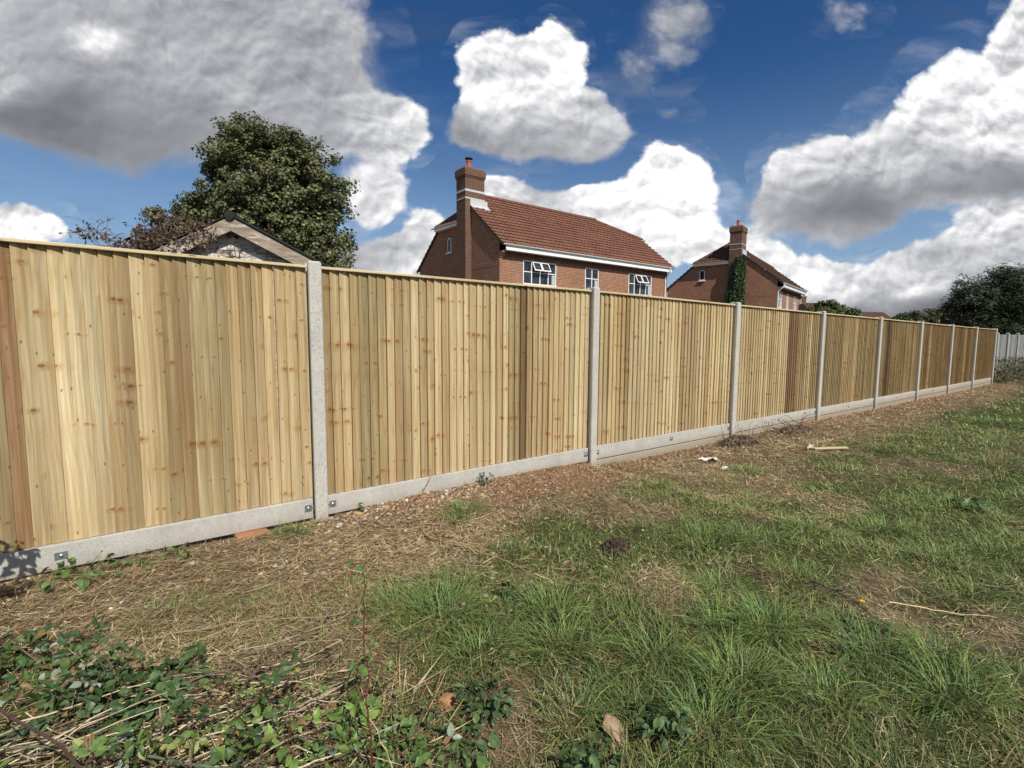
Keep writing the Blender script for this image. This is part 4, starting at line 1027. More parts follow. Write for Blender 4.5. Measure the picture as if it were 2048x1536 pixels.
# dead climber sprawling over the left slope
r = rng(5); cs, sn = math.cos(R(-24)), math.sin(R(-24))
def loc2w(x, y, z): return np.array([1.27+cs*x-sn*y, 7.83+sn*x+cs*y, z])
cl = thing('dead_climber', 'tangle of dead brown climber stems and leaves on left slope of the shed roof', 'climber', tuple(loc2w(-1., .1, 2.5)))
paths = []; rad = []; pts = []
for q in range(330):
    x = -1.55+1.35*r.random()**.8; y = r.uniform(-.25, .9)
    if q < 20: x = -1.6+r.random()*.4
    z = 3.0-abs(x)*.26*r.uniform(.7, 1.3)+r.uniform(-.28, .02)
    if x > -.6: z = min(z, zr-abs(x)*pz+.10)
    P = wander(r, loc2w(x, y, z), r.normal(0, 1, 3)*np.array([1, .6, .25]), 9, .055, .35)
    P[:, 2] = np.clip(P[:, 2], 2.3, 3.0)
    paths.append(P); rad.append(r.uniform(.003, .007)); pts += list(P)
for q in range(12):       # long strays over the fence line and off to the left
    P = wander(r, loc2w(-1.45, r.uniform(-.1, .3), 2.68+r.normal(0, .06)), (-1, .1, .05+r.normal(0, .15)), 7, .045, .16); P[:, 2] = np.clip(P[:, 2], 2.45, 3.0); paths.append(P); rad.append(.0035); pts += list(P[4:])
base = np.array(cl.location)
v, f, c = tubes_np(paths, rad, 4, (.13, .085, .06)); np_mesh('stems', v-base, f, MATS['litter'], cl, col=c)
v, f, c = curl_leaves(3000, pts, .030, [(.13,.085,.06),(.10,.065,.05),(.20,.14,.10),(.06,.042,.036)], 3, .03); np_mesh('leaves', v-base, f, MATS['litter'], cl, col=c)
# dry stems clinging to the gable boards
cl2 = thing('dead_vine', 'thin dry vine stems clinging to the pale gable boards under the apex', 'vine', tuple(loc2w(.15, -.03, 2.4)))
base = np.array(cl2.location); paths = []; rad = []
for q in range(26):
    x = r.choice([.0, .1, .45, .62])+r.normal(0, .05); z0 = r.uniform(2.2, 2.45)
    P = wander(r, loc2w(x, -.035, z0), (r.normal(.0, .5), 0, 1), 8, .05, .28, .0); P = np.array([p for p in P])
    lx = np.array([(cs*(p[0]-1.27)+sn*(p[1]-7.83)) for p in P]); P = np.array([loc2w(a, -.03-.01*r.random(), min(p[2], zr-.2-abs(a)*pz)) for a, p in zip(lx, P)])
    paths.append(P); rad.append(r.uniform(.003, .006))
v, f, c = tubes_np(paths, rad, 4, (.12, .08, .055)); np_mesh('stems', v-base, f, MATS['litter'], cl2, col=c)
v, f, c = curl_leaves(60, np.concatenate(paths), .03, [(.14,.09,.06),(.09,.06,.05)], 4, .015); np_mesh('leaves', v-base, f, MATS['litter'], cl2, col=c)

# ------------------------------------------------------------------ trees
LOBED = [(0,-.5),(.16,-.20),(.48,-.28),(.30,.0),(.52,.22),(.22,.20),(0,.62),(-.22,.20),(-.52,.22),(-.30,.0),(-.48,-.28),(-.16,-.20)]
OVAL = [(0,-.5),(.20,-.22),(.25,.05),(.15,.32),(0,.55),(-.15,.32),(-.25,.05),(-.20,-.22)]
NARROW = [(0,-.5),(.09,-.15),(.09,.15),(0,.55),(-.09,.15),(-.09,-.15)]
def leaf_cloud(P, N, size, cols, seed, shape=LOBED, droop=0., fold=.25, axisdir=None):
    """one polygon leaf (triangle fan) at each point P, facing roughly along N"""
    r = rng(seed); n = len(P); S = np.array(shape); k = len(S)
    N = N/(np.linalg.norm(N, axis=1)[:, None]+1e-9)
    a = r.normal(0, 1, (n, 3)) if axisdir is None else axisdir+r.normal(0, .35, (n, 3))
    a[:, 2] -= droop
    A = a-(a*N).sum(1)[:, None]*N; A /= np.linalg.norm(A, axis=1)[:, None]+1e-9; B = np.cross(N, A)
    s = size*(.6+.7*r.random(n)) if np.isscalar(size) else size
    V = np.empty((n, k+1, 3)); V[:, k] = P
    for j, (bx, ax) in enumerate(S):
        V[:, j] = P+A*(s*ax)[:, None]+B*(s*bx)[:, None]+N*(s*abs(bx)*fold-s*ax*ax*fold)[:, None]
    tri = np.array([[j, (j+1) % k, k] for j in range(k)])[None]+(np.arange(n)*(k+1))[:, None, None]
    C = np.repeat(cols, k+1, 0); return V.reshape(-1, 3), tri.reshape(-1, 3), C
def crown_points(blobs, nclump, per, crad, seed, shell=.55):
    """clump centres through the blobs (more towards the outside), leaves gathered round each clump"""
    r = rng(seed); B = np.array(blobs, float); vol = B[:, 3]*B[:, 4]*B[:, 5]; pick = r.choice(len(B), nclump, p=vol/vol.sum()); b = B[pick]
    d = r.normal(0, 1, (nclump, 3)); d /= np.linalg.norm(d, axis=1)[:, None]
    rad = shell+(1-shell)*r.random(nclump)**.6
    rad *= r.uniform(.82, 1.10, nclump)
    Cc = b[:, :3]+d*rad[:, None]*b[:, 3:6]
    n = nclump*per; i = np.repeat(np.arange(nclump), per); sz = (crad*r.uniform(.6, 1.35, nclump))[i]
    off = r.normal(0, 1, (n, 3)); off /= np.linalg.norm(off, axis=1)[:, None]; off *= (r.random(n)**.45*sz)[:, None]*np.array([1, 1, .75])
    P = Cc[i]+off; N = off*.8/sz[:, None]+d[i]*.5+np.array([0, 0, .7])+r.normal(0, .55, (n, 3))
    return P, N, Cc, i
def limbs(name, base, fork, ends, r0, parent, seed, material='bark', k=7):
    r = rng(seed); mb = MB(); base = np.array(base, float); fork = np.array(fork, float)
    P = [base+(fork-base)*t_+r.normal(0, .04, 3)*np.array([1, 1, 0])*(0 < t_ < 1) for t_ in np.linspace(0, 1, 5)]
    mb.tube(P, [r0*1.35, r0, r0*.9, r0*.82, r0*.7], k+3)
    for e in ends:
        e = np.array(e, float); s0 = fork+(base-fork)*r.uniform(0, .35); mid = (s0+e)/2+r.normal(0, .12, 3)*np.linalg.norm(e-s0)*.4
        Q = [s0*(1-t_)**2+2*mid*t_*(1-t_)+e*t_*t_ for t_ in np.linspace(0, 1, 6)]
        ra = r0*r.uniform(.3, .5); mb.tube(Q, [ra*(1-.85*t_) for t_ in np.linspace(0, 1, 6)], 5)
    return build(name, mb, MATS[material], parent, smooth=True, uv=False)
def tree(name, label, cat, base, fork_h, blobs, nclump, per, crad, size, cols, seed, shape=LOBED, trunk=.18, shell=.55, group=None, nl=22, droop=.2, wind=None, colw=None):
    T = thing(name, label, cat, base, 0, group); b0 = np.array(base, float)
    P, N, Cc, i = crown_points([(x-b0[0], y-b0[1], z-b0[2], a, b_, c) for x, y, z, a, b_, c in blobs], nclump, per, crad, seed, shell)
    r = rng(seed+1); cols = np.array(cols); base_c = cols[r.choice(len(cols), len(P), p=colw)]
    tone = base_c*(.65+.6*r.random((len(P), 1)))*(.85+.35*r.random(nclump)[i][:, None])
    v, f, c = leaf_cloud(P, N, size, tone, seed+2, shape, droop, .25, wind)
    keep = None
    limbs('trunk', (0, 0, -.3), (0, 0, fork_h), Cc[r.choice(nclump, nl, replace=False)], trunk, T, seed+3)
    np_mesh('crown', v, f, MATS['leaf'], T, col=c)
    return T
MAPLE = [(.115,.140,.055),(.165,.185,.075),(.070,.092,.040),(.19,.15,.06),(.23,.16,.07),(.22,.225,.11)]
tree('sycamore_tree', 'big round sycamore with browning leaves rising behind the old shed', 'tree', (3.9, 16.4, -.2), 2.2,
     [(3.55,16.3,5.6,1.8,1.7,1.9),(3.4,16.4,6.3,1.35,1.2,1.2),(4.0,15.9,5.0,1.7,1.6,1.5),(4.35,15.6,5.3,1.3,1.5,1.8),(2.5,17.1,4.3,1.35,1.4,1.35),(1.35,17.7,4.4,.95,.95,.85),(.95,17.9,3.9,.7,.8,.7),(2.3,17.2,5.0,.9,.9,.8),(4.6,15.1,3.7,1.1,1.2,1.3),(3.5,16.2,3.6,1.8,1.5,1.5),(3.3,16.5,7.0,1.0,1.0,.75),(4.35,15.7,6.4,.8,.8,.8),(4.95,14.8,3.5,.75,.75,.75)],
     1150, 92, .27, .088, MAPLE, 41, trunk=.22, colw=[.30,.27,.20,.07,.04,.12], shell=.42)
DARKG = [(.022,.036,.014),(.034,.052,.018),(.015,.026,.011),(.050,.066,.022),(.066,.074,.028)]
tree('wind_blown_tree', 'large dark green wind blown tree overhanging the old grey fence', 'tree', (49.0, 7.2, -.2), 1.2,
     [(48.9,7.3,3.7,3.1,3.1,2.9),(50.6,5.6,3.3,3.2,3.2,2.9),(47.0,8.6,3.6,1.6,1.7,2.0),(49.4,6.8,4.9,2.2,2.2,1.6),(52.6,3.8,3.,3.2,3.2,3.0),(49.,7.,1.6,4.2,3.6,1.8),(54.5,2.,3.2,3.2,3.2,3.0)],
     1700, 64, .52, .26, DARKG, 51, shape=NARROW, trunk=.3, wind=np.array([-.5,.6,.5]), droop=0.)
MIDG = [(.075,.110,.032),(.105,.145,.042),(.045,.075,.025),(.14,.15,.055)]
tree('garden_tree', 'small bushy green tree showing over the fence beside the satellite dish', 'tree', (57.8, 21.8, -.3), 1.6,
     [(57.6,22.,4.2,1.7,1.7,1.25),(59.2,20.7,3.9,1.35,1.35,1.05),(56.6,22.7,3.8,1.1,1.1,.9),(58.2,21.4,3.2,2.2,2.,1.2)], 240, 45, .38, .26, MIDG, 61, shape=OVAL, trunk=.15)
far_specs = [('dark rounded tree just left of the far tiled bungalow roof', (102.,34.9), 5.9, 2.3), ('low olive green tree right of the far white gable', (87.6,23.0), 4.9, 1.8), ('feathery palm green tree in the far row before the big dark tree', (87.9,22.2), 5.3, 2.0), ('brownish green tree touching the left side of the big dark tree', (89.9,20.6), 5.5, 2.3)]
for q, (lb, (x, y), h, w) in enumerate(far_specs):
    cc = [DARKG, MIDG, [(.07,.095,.03),(.13,.13,.05),(.05,.06,.025)], [(.11,.075,.035),(.07,.07,.03),(.05,.055,.022)]][q]
    tree('distant_tree', lb, 'tree', (x, y, -.3), 1.5, [(x,y,h-1.15,w,w,1.3),(x+.6,y-.8,h-1.6,w*.9,w*.9,1.2),(x-.5,y+.6,h-2.,w,w,1.4)], 170, 34, .55, .42, cc, 70+q*5, shape=NARROW if q == 2 else OVAL, trunk=.16, nl=10, group='trees far beyond the gardens')

# ------------------------------------------------------------------ distant roofs
def bungalow(name, label, loc, rz, L, Wd, ze, zr, roofm, chim=None, gable='render_white'):
    H = thing(name, label, 'house', loc, rz)
    mb = MB(); mb.box(0, L, 0, Wd, -.5, ze)
    for u in (0.0, L): mb.add([(u, 0, ze), (u, Wd, ze), (u, Wd/2, zr-.06)], [(0, 1, 2)])
    build('wall', mb, MATS[gable], H)
    s = (zr-ze)/(Wd/2); sl = math.hypot(1, s); o_ = .3
    rf = tile_patch('roof', H, lambda u, q, h: (u, -o_+q/sl-s/sl*h, ze-o_*s+.08+s*q/sl+h/sl), (Wd/2+o_)*sl, lambda q: -.2, lambda q: L+.2, MATS[roofm], gauge=.4, tw=.4, seed=8)
    tile_patch('rear_slope', rf, lambda u, q, h: (L-u, Wd+o_-q/sl+s/sl*h, ze-o_*s+.08+s*q/sl+h/sl), (Wd/2+o_)*sl, lambda q: -.2, lambda q: L+.2, MATS[roofm], gauge=.4, tw=.4, seed=9)
    mb = MB()
    for sy in (0, 1):
        y_ = -o_ if sy == 0 else Wd+o_
        mb.beam((L+.22, y_, ze-o_*s), (L+.22, Wd/2, zr), .05, .24); mb.beam((-.22, y_, ze-o_*s), (-.22, Wd/2, zr), .05, .24)
    build('bargeboard', mb, MATS['plastic_white'], H)
    if chim:
        mb = MB(); mb.box(chim-.35, chim+.35, Wd/2-.3, Wd/2+.3, ze, zr+.9); mb.box(chim-.42, chim+.42, Wd/2-.37, Wd/2+.37, zr+.9, zr+1.1)
        c = build('chimney', mb, MATS['brick_stack'], H); mb = MB(); mb.lathe((chim, Wd/2, zr+1.1), [(.15, 0), (.12, .1), (.12, .4), (.15, .42)], 10); build('chimney_pot', mb, MATS['terracotta'], c)
    return H
bungalow('bungalow', 'far bungalow with low brown tiled roof and white gable bargeboards', (85.4, 28.6, 0), R(-28), 8.0, 6.5, 3.7, 5.55, 'tile_brown')
bungalow('distant_house', 'house mostly hidden by the small green tree with only chimney and white gable showing', (84.6, 35.4, 0), R(-33), 7.6, 6., 4.9, 7.2, 'tile_brown', chim=1.9)

# satellite dish on the far corner of the second house
dish = thing('satellite_dish', 'small black satellite dish at the far corner of the brown house', 'satellite dish', (45.05, 19.0, 4.0), R(-35))
mb = MB(); mb.lathe((0, 0, 0), [(.02, 0), (.14, .012), (.26, .045), (.34, .085), (.345, .095), (.26, .055), (.14, .022), (.02, .01)], 20)
o = build('reflector', mb, MATS['plastic_black'], dish, smooth=True); o.rotation_euler = (R(68), 0, 0)
mb = MB(); mb.tube([(0, .02, 0), (0, .25, -.05), (-.45, .35, -.1)], .025, 6); build('bracket', mb, MATS['plastic_black'], dish)
mb = MB(); mb.tube([(0, -.02, -.3), (0, -.42, -.02)], .014, 6); mb.tube([(0, -.42, -.02), (0, -.34, .0)], .035, 8); build('feed_arm', mb, MATS['plastic_black'], dish)

# climber up the chimney of the second house
r = rng(91); a13 = R(13); B0 = np.array([37.168, 17.379, -.42]); U1 = np.array([math.cos(a13), math.sin(a13), 0]); V1 = np.array([-math.sin(a13), math.cos(a13), 0])
cb = B0-U1*.40+V1*2.6+np.array([0, 0, 0]); ivy = thing('climbing_plant', 'glossy dark green climber growing up the chimney breast of the brown house', 'climber', tuple(cb))
n = 5200; zz = .3+7.4*r.random(n); wdt = np.interp(zz, [.3, 3.6, 4.6, 7.0, 7.75], [1.4, 1.15, .62, .50, .15])
off = np.clip(r.normal(0, .48, n), -1.1, 1.1); cen = np.interp(zz, [.3, 4.2, 5.5, 7.7], [.35, .45, .05, -.05])
Pl = B0+V1*(2.62+cen+off*wdt)[:, None]-U1*(.42+.22*r.random(n)*(1.1-np.abs(off))+.03)[:, None]; Pl[:, 2] = B0[2]+zz+.15
k = (cen+off*wdt > .72)
Pl[k] += U1*.32
fr = r.random(n) < .22; Pl[fr] = B0+V1*(2.42-.28*r.random(fr.sum()))[:, None]+U1*(r.uniform(-.4, .1, fr.sum()))[:, None]; Pl[fr, 2] = B0[2]+.3+7.2*r.random(fr.sum())
Nl = -U1[None]*.9+np.array([0, 0, .45])+r.normal(0, .4, (n, 3))
tone = np.array([(.030,.065,.025),(.045,.090,.030),(.022,.045,.020),(.075,.12,.04)])[r.integers(0, 4, n)]*(.7+.5*r.random((n, 1)))
v, f, c = leaf_cloud(Pl-cb, Nl, .17, tone, 92, OVAL, 1.6, .2); np_mesh('leaves', v, f, MATS['leaf'], ivy, col=c)
paths = [np.array([cb+V1*(.1+q*.12)+np.array([0, 0, z_]) -U1*.0+V1*.06*math.sin(z_*2+q) for z_ in np.linspace(.1, 7.2-q*.6, 14)])-cb for q in range(4)]
v, f, c = tubes_np(paths, [.03]*4, 5, (.12, .09, .06)); np_mesh('stems', v, f, MATS['litter'], ivy, col=c)

# ------------------------------------------------------------------ brambles and weeds in the near left corner
BRAM = [(0,-.5),(.16,-.40),(.27,-.20),(.30,-.02),(.34,.02),(.27,.18),(.25,.26),(.15,.40),(.12,.44),(0,.62),(-.12,.44),(-.15,.40),(-.25,.26),(-.27,.18),(-.34,.02),(-.30,-.02),(-.27,-.20),(-.16,-.40)]
BG = np.array([(.120,.190,.045),(.155,.225,.055),(.080,.135,.040),(.060,.100,.035),(.20,.24,.07)])
def bramble(label, base, canes, seed, leafsize=.042, tones=None, stemcol=(.16,.10,.07), group='bramble shoots in the near left corner', name='bramble', lean=None, lf=1.0, pale=.0):
    r = rng(seed); bz = float(ground_z(base[0], base[1])); T = thing(name, label, 'bramble', (base[0], base[1], bz), 0, group); b0 = np.array([base[0], base[1], bz])
    paths = []; rad = []; P = []; N = []; SZ = []; TN = []
    tones = BG if tones is None else np.array(tones)
    for (dx, dy, L, rise) in canes:
        n = 12; d = np.array([dx, dy, rise], float); path = [np.array([r.normal(0, .04), r.normal(0, .04), 0.])]
        for q in range(n):
            d = d/np.linalg.norm(d); path.append(path[-1]+d*L/n); d = d+np.array([0, 0, -.16*(1 if rise < 3 else .0)])+r.normal(0, .09, 3)
            if path[-1][2] < .02: path[-1][2] = .02; d[2] = abs(d[2])*.2
        path = np.array(path); paths.append(path); rad.append(r.uniform(.0028, .0042))
        for q in range(2, n+1):
            if r.random() > .8*lf: continue
            p = path[q]; out = r.normal(0, 1, 3); out[2] = abs(out[2])*.6+.3; out /= np.linalg.norm(out)
            st = p+out*r.uniform(.02, .05); paths.append(np.array([p, (p+st)/2+r.normal(0, .003, 3), st])); rad.append(.0012)
            s = leafsize*r.uniform(.6, 1.25); nn = np.array([r.normal(0, .65)-.15, r.normal(0, .65)-.3, 1.]); tn = tones[r.integers(0, len(tones))]*r.uniform(.75, 1.25)
            if r.random() < pale: tn = np.array([.30,.36,.27])*r.uniform(.8, 1.1)
            ax = out*np.array([1, 1, .2]); ax /= np.linalg.norm(ax); sd = np.cross(ax, [0, 0, 1])
            for dd, sc in ((ax, 1.1), (sd+ax*.2, .85), (-sd+ax*.2, .85)):
                P.append(st+dd*s*.74*sc); N.append(nn+r.normal(0, .28, 3)); SZ.append(s*sc*.92); TN.append((tn*r.uniform(.85, 1.15) if r.random() > .06 else np.array([.26,.17,.07]), dd))
    v, f, c = tubes_np(paths, rad, 5, stemcol, seed); np_mesh('canes', v, f, MATS['leaf'], T, col=c)
    if P:
        P = np.array(P); N = np.array(N); A = np.array([q[1] for q in TN]); C = np.array([q[0] for q in TN])
        S = np.array(SHAPE_) if False else BRAM
        v, f, c = leaf_cloud(P, N, np.array(SZ)*1.15, C, seed+1, S, 0., .28, A); np_mesh('leaves', v, f, MATS['leaf'], T, col=c)
    return T
r = rng(123); random.seed(9)
def fan(n, L, rise, seed, ang0=0., spread=6.28):
    q = rng(seed); return [(math.cos(a), math.sin(a), L*q.uniform(.6, 1.25), rise*q.uniform(.5, 1.5)) for a in ang0+spread*(q.random(n)-.5)]
SPOTS = [((.18,1.72),'bright green bramble with toothed leaves at the middle of the bottom edge',12,.42,1.2,.050,None),
 ((.42,1.52),'fresh yellow green bramble leaves beside the tall red stem',11,.40,1.1,.046,[(.16,.25,.05),(.13,.21,.05),(.10,.17,.04)]),
 ((-.02,1.98),'low bramble with mid green leaves spreading over pale dry stalks',11,.42,1.0,.044,None),
 ((-.28,1.85),'bramble with silvery undersides of leaves turned up at the left edge',11,.42,1.5,.052,None),
 ((-.10,2.35),'dark leafy bramble clump behind the brown leaning cane',12,.34,1.1,.055,[(.05,.10,.032),(.04,.08,.028),(.075,.12,.04)]),
 ((.33,1.98),'small bramble shoot with lime leaves in front of the grass tussock',8,.30,1.0,.036,[(.18,.25,.06),(.13,.2,.05)]),
 ((-.30,2.75),'dark ivy like bramble patch at the left edge under the gravel board',13,.34,.7,.060,[(.055,.115,.035),(.04,.085,.03),(.09,.14,.04)]),
 ((.62,1.42),'bramble trailing right towards the orange stone at the bottom edge',6,.32,.8,.044,[(.10,.18,.045),(.07,.13,.04)]),
 ((.72,1.62),'sparse bramble shoot with a pale underside leaf left of the big tussock',5,.26,1.3,.040,[(.14,.2,.06)]),
 ((.10,1.42),'bramble clump filling the bottom left foreground beneath the dead stalks',12,.40,1.0,.050,None),
 ((-.22,2.2),'grey green bramble between dry canes near the left edge',8,.32,1.2,.05,[(.10,.15,.07),(.07,.11,.05)])]
for k, ((x, y), lb, n, L, rise, ls, tn) in enumerate(SPOTS):
    bramble(lb, (x, y), fan(int(n*.85), L*.9, rise*1.6, 200+k), 300+k*3, ls*.66, tn, lf=.85, pale=.35 if 'silver' in lb else .04)
# tall single stems
def stem(name, label, cat, pts, r0, col, leaves=0, seed=0, group=None, spikes=0):
    base = np.array(pts[0], float); base[2] = float(ground_z(base[0], base[1]))-.01; T = thing(name, label, cat, tuple(base), 0, group); P = np.array(pts, float); P[0, 2] = base[2]
    tt = np.linspace(0, len(P)-1, len(P)*4); i = np.minimum(tt.astype(int), len(P)-2); Q = P[i]+(P[i+1]-P[i])*(tt-i)[:, None]; q = rng(seed); Q[1:-1] += q.normal(0, .004, Q[1:-1].shape); Q -= base
    paths = [Q]; rad = [r0]
    for _ in range(spikes):
        k = q.integers(1, len(Q)-1); d = q.normal(0, 1, 3); d /= np.linalg.norm(d); paths.append(np.array([Q[k], Q[k]+d*.006, Q[k]+d*.011])); rad.append(.0011)
    v, f, c = tubes_np(paths, rad, 6, col, seed); np_mesh('stem', v, f, MATS['leaf'], T, col=c)
    if leaves:
        k = q.integers(len(Q)//3, len(Q), leaves); pp = Q[k]+q.normal(0, .02, (leaves, 3)); v, f, c = leaf_cloud(pp, q.normal(0, .5, (leaves, 3))+[0, 0, 1], .038, BG[q.integers(0, 3, leaves)], seed+1, BRAM); np_mesh('leaves', v, f, MATS['leaf'], T, col=c)
    return T
stem('red_shoot', 'tall thin dark red stem rising from the bottom edge before the grass tussock', 'plant stalk', [(.545,1.40,0),(.55,1.42,.15),(.553,1.45,.32),(.56,1.5,.47),(.575,1.52,.63),(.58,1.53,.72)], .0034, (.14,.035,.03), 5, 1, spikes=22)
stem('bramble_cane', 'thick brown thorny cane leaning up to the left edge', 'cane', [(.16,1.50,0),(.06,1.56,.12),(-.12,1.66,.30),(-.34,1.8,.52),(-.5,1.88,.66)], .0062, (.11,.06,.05), 0, 2, spikes=40)
stem('bramble_cane', 'pale green prickly cane arching low across the bottom left', 'cane', [(.50,1.30,.0),(.36,1.42,.10),(.15,1.62,.18),(-.12,1.86,.22),(-.48,2.1,.24)], .0052, (.22,.28,.17), 0, 3, spikes=60)
stem('dead_stalk', 'upright dead brown stem beside the lime bramble leaves', 'plant stalk', [(.36,1.42,0),(.345,1.46,.12),(.33,1.50,.25),(.335,1.52,.36)], .003, (.10,.035,.03), 3, 4)
stem('dead_stalk', 'short split dry stalk standing between bramble clumps', 'plant stalk', [(.05,1.88,0),(.04,1.9,.12),(.035,1.92,.24)], .0055, (.36,.26,.16), 0, 5)
stem('dead_stalk', 'second dry stalk standing left of the split one', 'plant stalk', [(-.08,1.80,0),(-.12,1.86,.13),(-.15,1.9,.25)], .0045, (.30,.2,.13), 0, 6)
stem('dead_stalk', 'rusty brown stake like stalk standing near the gravel board', 'plant stalk', [(-.03,3.46,0),(-.02,3.48,.08),(.0,3.5,.15)], .006, (.36,.20,.10), 0, 7)
stem('dead_stalk', 'pale bamboo coloured stalk standing in the straw left of the tussock', 'plant stalk', [(.02,2.55,0),(.01,2.58,.1),(.0,2.6,.2)], .0045, (.48,.40,.26), 0, 8)
stem('grass_stalk', 'single tall straw coloured grass stalk right of the red stem', 'stalk', [(.62,1.34,0),(.6,1.4,.12),(.56,1.46,.25),(.55,1.5,.33)], .0022, (.45,.38,.22), 0, 9)
# broad leaved weeds and nettles
def weed(label, x, y, n, size, rad, tones, seed, name='weed', cat='weed', hgt=.05, shape=BRAM):
    q = rng(seed); z = float(ground_z(x, y)); T = thing(name, label, cat, (x, y, z), 0, 'broad leaved weeds in the grass')
    a = q.uniform(0, 6.28, n); rr = rad*np.sqrt(q.random(n)); hh = hgt*(.3+.9*q.random(n))
    P = np.stack([rr*np.cos(a), rr*np.sin(a), hh], 1); N = np.stack([np.cos(a)*.4, np.sin(a)*.4-.2, np.ones(n)], 1)+q.normal(0, .3, (n, 3))
    v, f, c = leaf_cloud(P, N, size, np.array(tones)[q.integers(0, len(tones), n)]*(.7+.6*q.random((n, 1))), seed, shape, 0., .25, np.stack([np.cos(a), np.sin(a), 0*a], 1))
    np_mesh('leaves', v, f, MATS['leaf'], T, col=c)
    paths = [np.array([[0, 0, 0], p*np.array([.5, .5, .7]), p]) for p in P[:min(n, 40)]]
    v, f, c = tubes_np(paths, [.0018]*len(paths), 4, (.10,.13,.05), seed); np_mesh('stems', v, f, MATS['leaf'], T, col=c)
NET = [(.06,.11,.035),(.045,.085,.03),(.085,.14,.045)]; DOCK = [(.085,.15,.04),(.12,.18,.05),(.06,.11,.035)]
for k, (lb, x, y, n, s, rd, tn, hg) in enumerate([('nettle like weed left of the beige stone at the bottom edge', 1.12, 1.02, 80, .030, .10, NET, .09), ('dark leaved weed growing round the beige stone', 1.42, .98, 80, .032, .09, NET, .10),
    ('low nettle patch right of the orange stone', 1.02, 1.48, 90, .028, .12, NET, .08), ('dark green weed patch right of the leaning cane', .06, 2.22, 110, .042, .17, NET, .11), ('weeds against the gravel board at the left edge', -.25, 3.72, 50, .045, .22, DOCK, .07),
    ('small leafy weeds against the board by the left fixing plate', .12, 3.78, 34, .034, .2, DOCK, .05), ('little green sprig at the board right of the first post', 1.42, 3.82, 9, .04, .03, DOCK, .07), ('grey green sprig leaning on the board at the soil heap', 2.62, 3.80, 22, .035, .09, [(.12,.15,.08),(.09,.11,.06)], .07),
    ('broad leaved dock growing in the lawn on the right', 5.9, .96, 26, .085, .16, DOCK, .07), ('clover like weed with a yellow flower in the grass', 2.72, .80, 50, .03, .12, [(.05,.10,.035),(.07,.13,.04)], .03), ('pointed leaf weed at the lower middle of the grass', 1.55, 2.05, 16, .05, .06, [(.06,.10,.035)], .05),
    ('low creeping weed at the bottom edge under the orange stone', .82, 1.36, 44, .04, .14, DOCK, .05)]):
    weed(lb, x, y, n, s, rd, tn, 400+k, hgt=hg)
# scrubby weeds at the foot of the grey fence, bush shading the left end of the new one
w_ = thing('scrub', 'straggly scrub and dry weeds at the foot of the old grey fence', 'scrub', (29., 3.6, -.15))
q = rng(8); n = 5200; x = q.uniform(-3.6, 7., n); zt = (.25+.95*fbm(x*.8+4, x*0+1, 7)); y = q.normal(-.05-x*.09, .25, n); z = zt*q.random(n)**1.3
Pq = np.stack([x, y, z], 1); tone = np.array([(.085,.10,.035),(.05,.075,.028),(.20,.155,.085),(.14,.11,.06),(.035,.05,.022)])[q.integers(0, 5, n)]*(.7+.6*q.random((n, 1)))
v, f, c = leaf_cloud(Pq, q.normal(0, .7, (n, 3))+[0, -.4, .7], .13, tone, 9, NARROW); np_mesh('leaves', v, f, MATS['leaf'], w_, col=c)
paths = [wander(q, (a, -a*.09, 0), (q.normal(0, .5), q.normal(0, .3)-.3, 1), 8, .13, .25, -.06) for a in q.uniform(-3.6, 7., 90)]
v, f, c = tubes_np(paths, [.011]*len(paths), 4, (.24,.18,.11), 3); np_mesh('stems', v, f, MATS['litter'], w_, col=c)
tree('shading_bush', 'leafy bush just beyond the left edge shading the gravel board', 'bush', (-1.05, 3.05, 0), .25, [(-.98,3.02,.55,.26,.28,.36),(-1.1,3.05,.85,.3,.3,.2),(-.72,3.12,.80,.22,.24,.24)], 110, 14, .08, .055, NET, 95, shape=BRAM, trunk=.018, nl=10)
tree('shading_bush', 'low leafy bush added unseen beyond the left edge to shade the near left corner', 'bush', (-.85, 1.72, 0), .2, [(-.80,1.75,.5,.30,.32,.3),(-.95,1.65,.75,.28,.3,.22),(-.72,1.85,.32,.2,.25,.2)], 90, 13, .09, .06, NET, 97, shape=BRAM, trunk=.016, nl=10)  # unseen bush, added to throw shade over the near left corner
# ------------------------------------------------------------------ stones, bricks, sticks and scraps
def rock(name, label, cat, x, y, sx, sy, sz, cols, seed, rz=0., tilt=(0., 0.), group=None, lift=0.):
    bm = bmesh.new(); bmesh.ops.create_icosphere(bm, subdivisions=3, radius=1); q = random.Random(seed); off = Vector((q.random()*50, q.random()*50, q.random()*50))
    for v_ in bm.verts:
        nn = mnoise.noise(v_.co*1.2+off)*.5+mnoise.noise(v_.co*3+off)*.16; c_ = v_.co.copy()
        c_ = Vector([math.copysign(abs(a)**.65, a) for a in c_])*(1+nn*.55); v_.co = Vector((c_.x*sx, c_.y*sy, c_.z*sz))
    me = bpy.data.meshes.new(name); bm.to_mesh(me); bm.free(); me.shade_flat()
    m_ = simple(name+'_surface', cols[0], cols[1], 9., .92, .15, bump=.6, bd=.006)
    o = link(name, me, m_); o.location = (x, y, float(ground_z(x, y))+sz*.55+lift); o.rotation_euler = (tilt[0], tilt[1], rz); return tag(o, label, cat, group)
rock('stone', 'flat beige stone half sunk in the grass at the bottom edge', 'stone', 1.315, 1.09, .042, .056, .018, [(.36,.26,.17),(.24,.165,.105)], 1, .5, (.8, .1), lift=.004)
rock('stone', 'orange brown stone among brambles near the bottom edge', 'stone', .925, 1.60, .034, .028, .022, [(.42,.23,.11),(.30,.15,.07)], 2, .3)
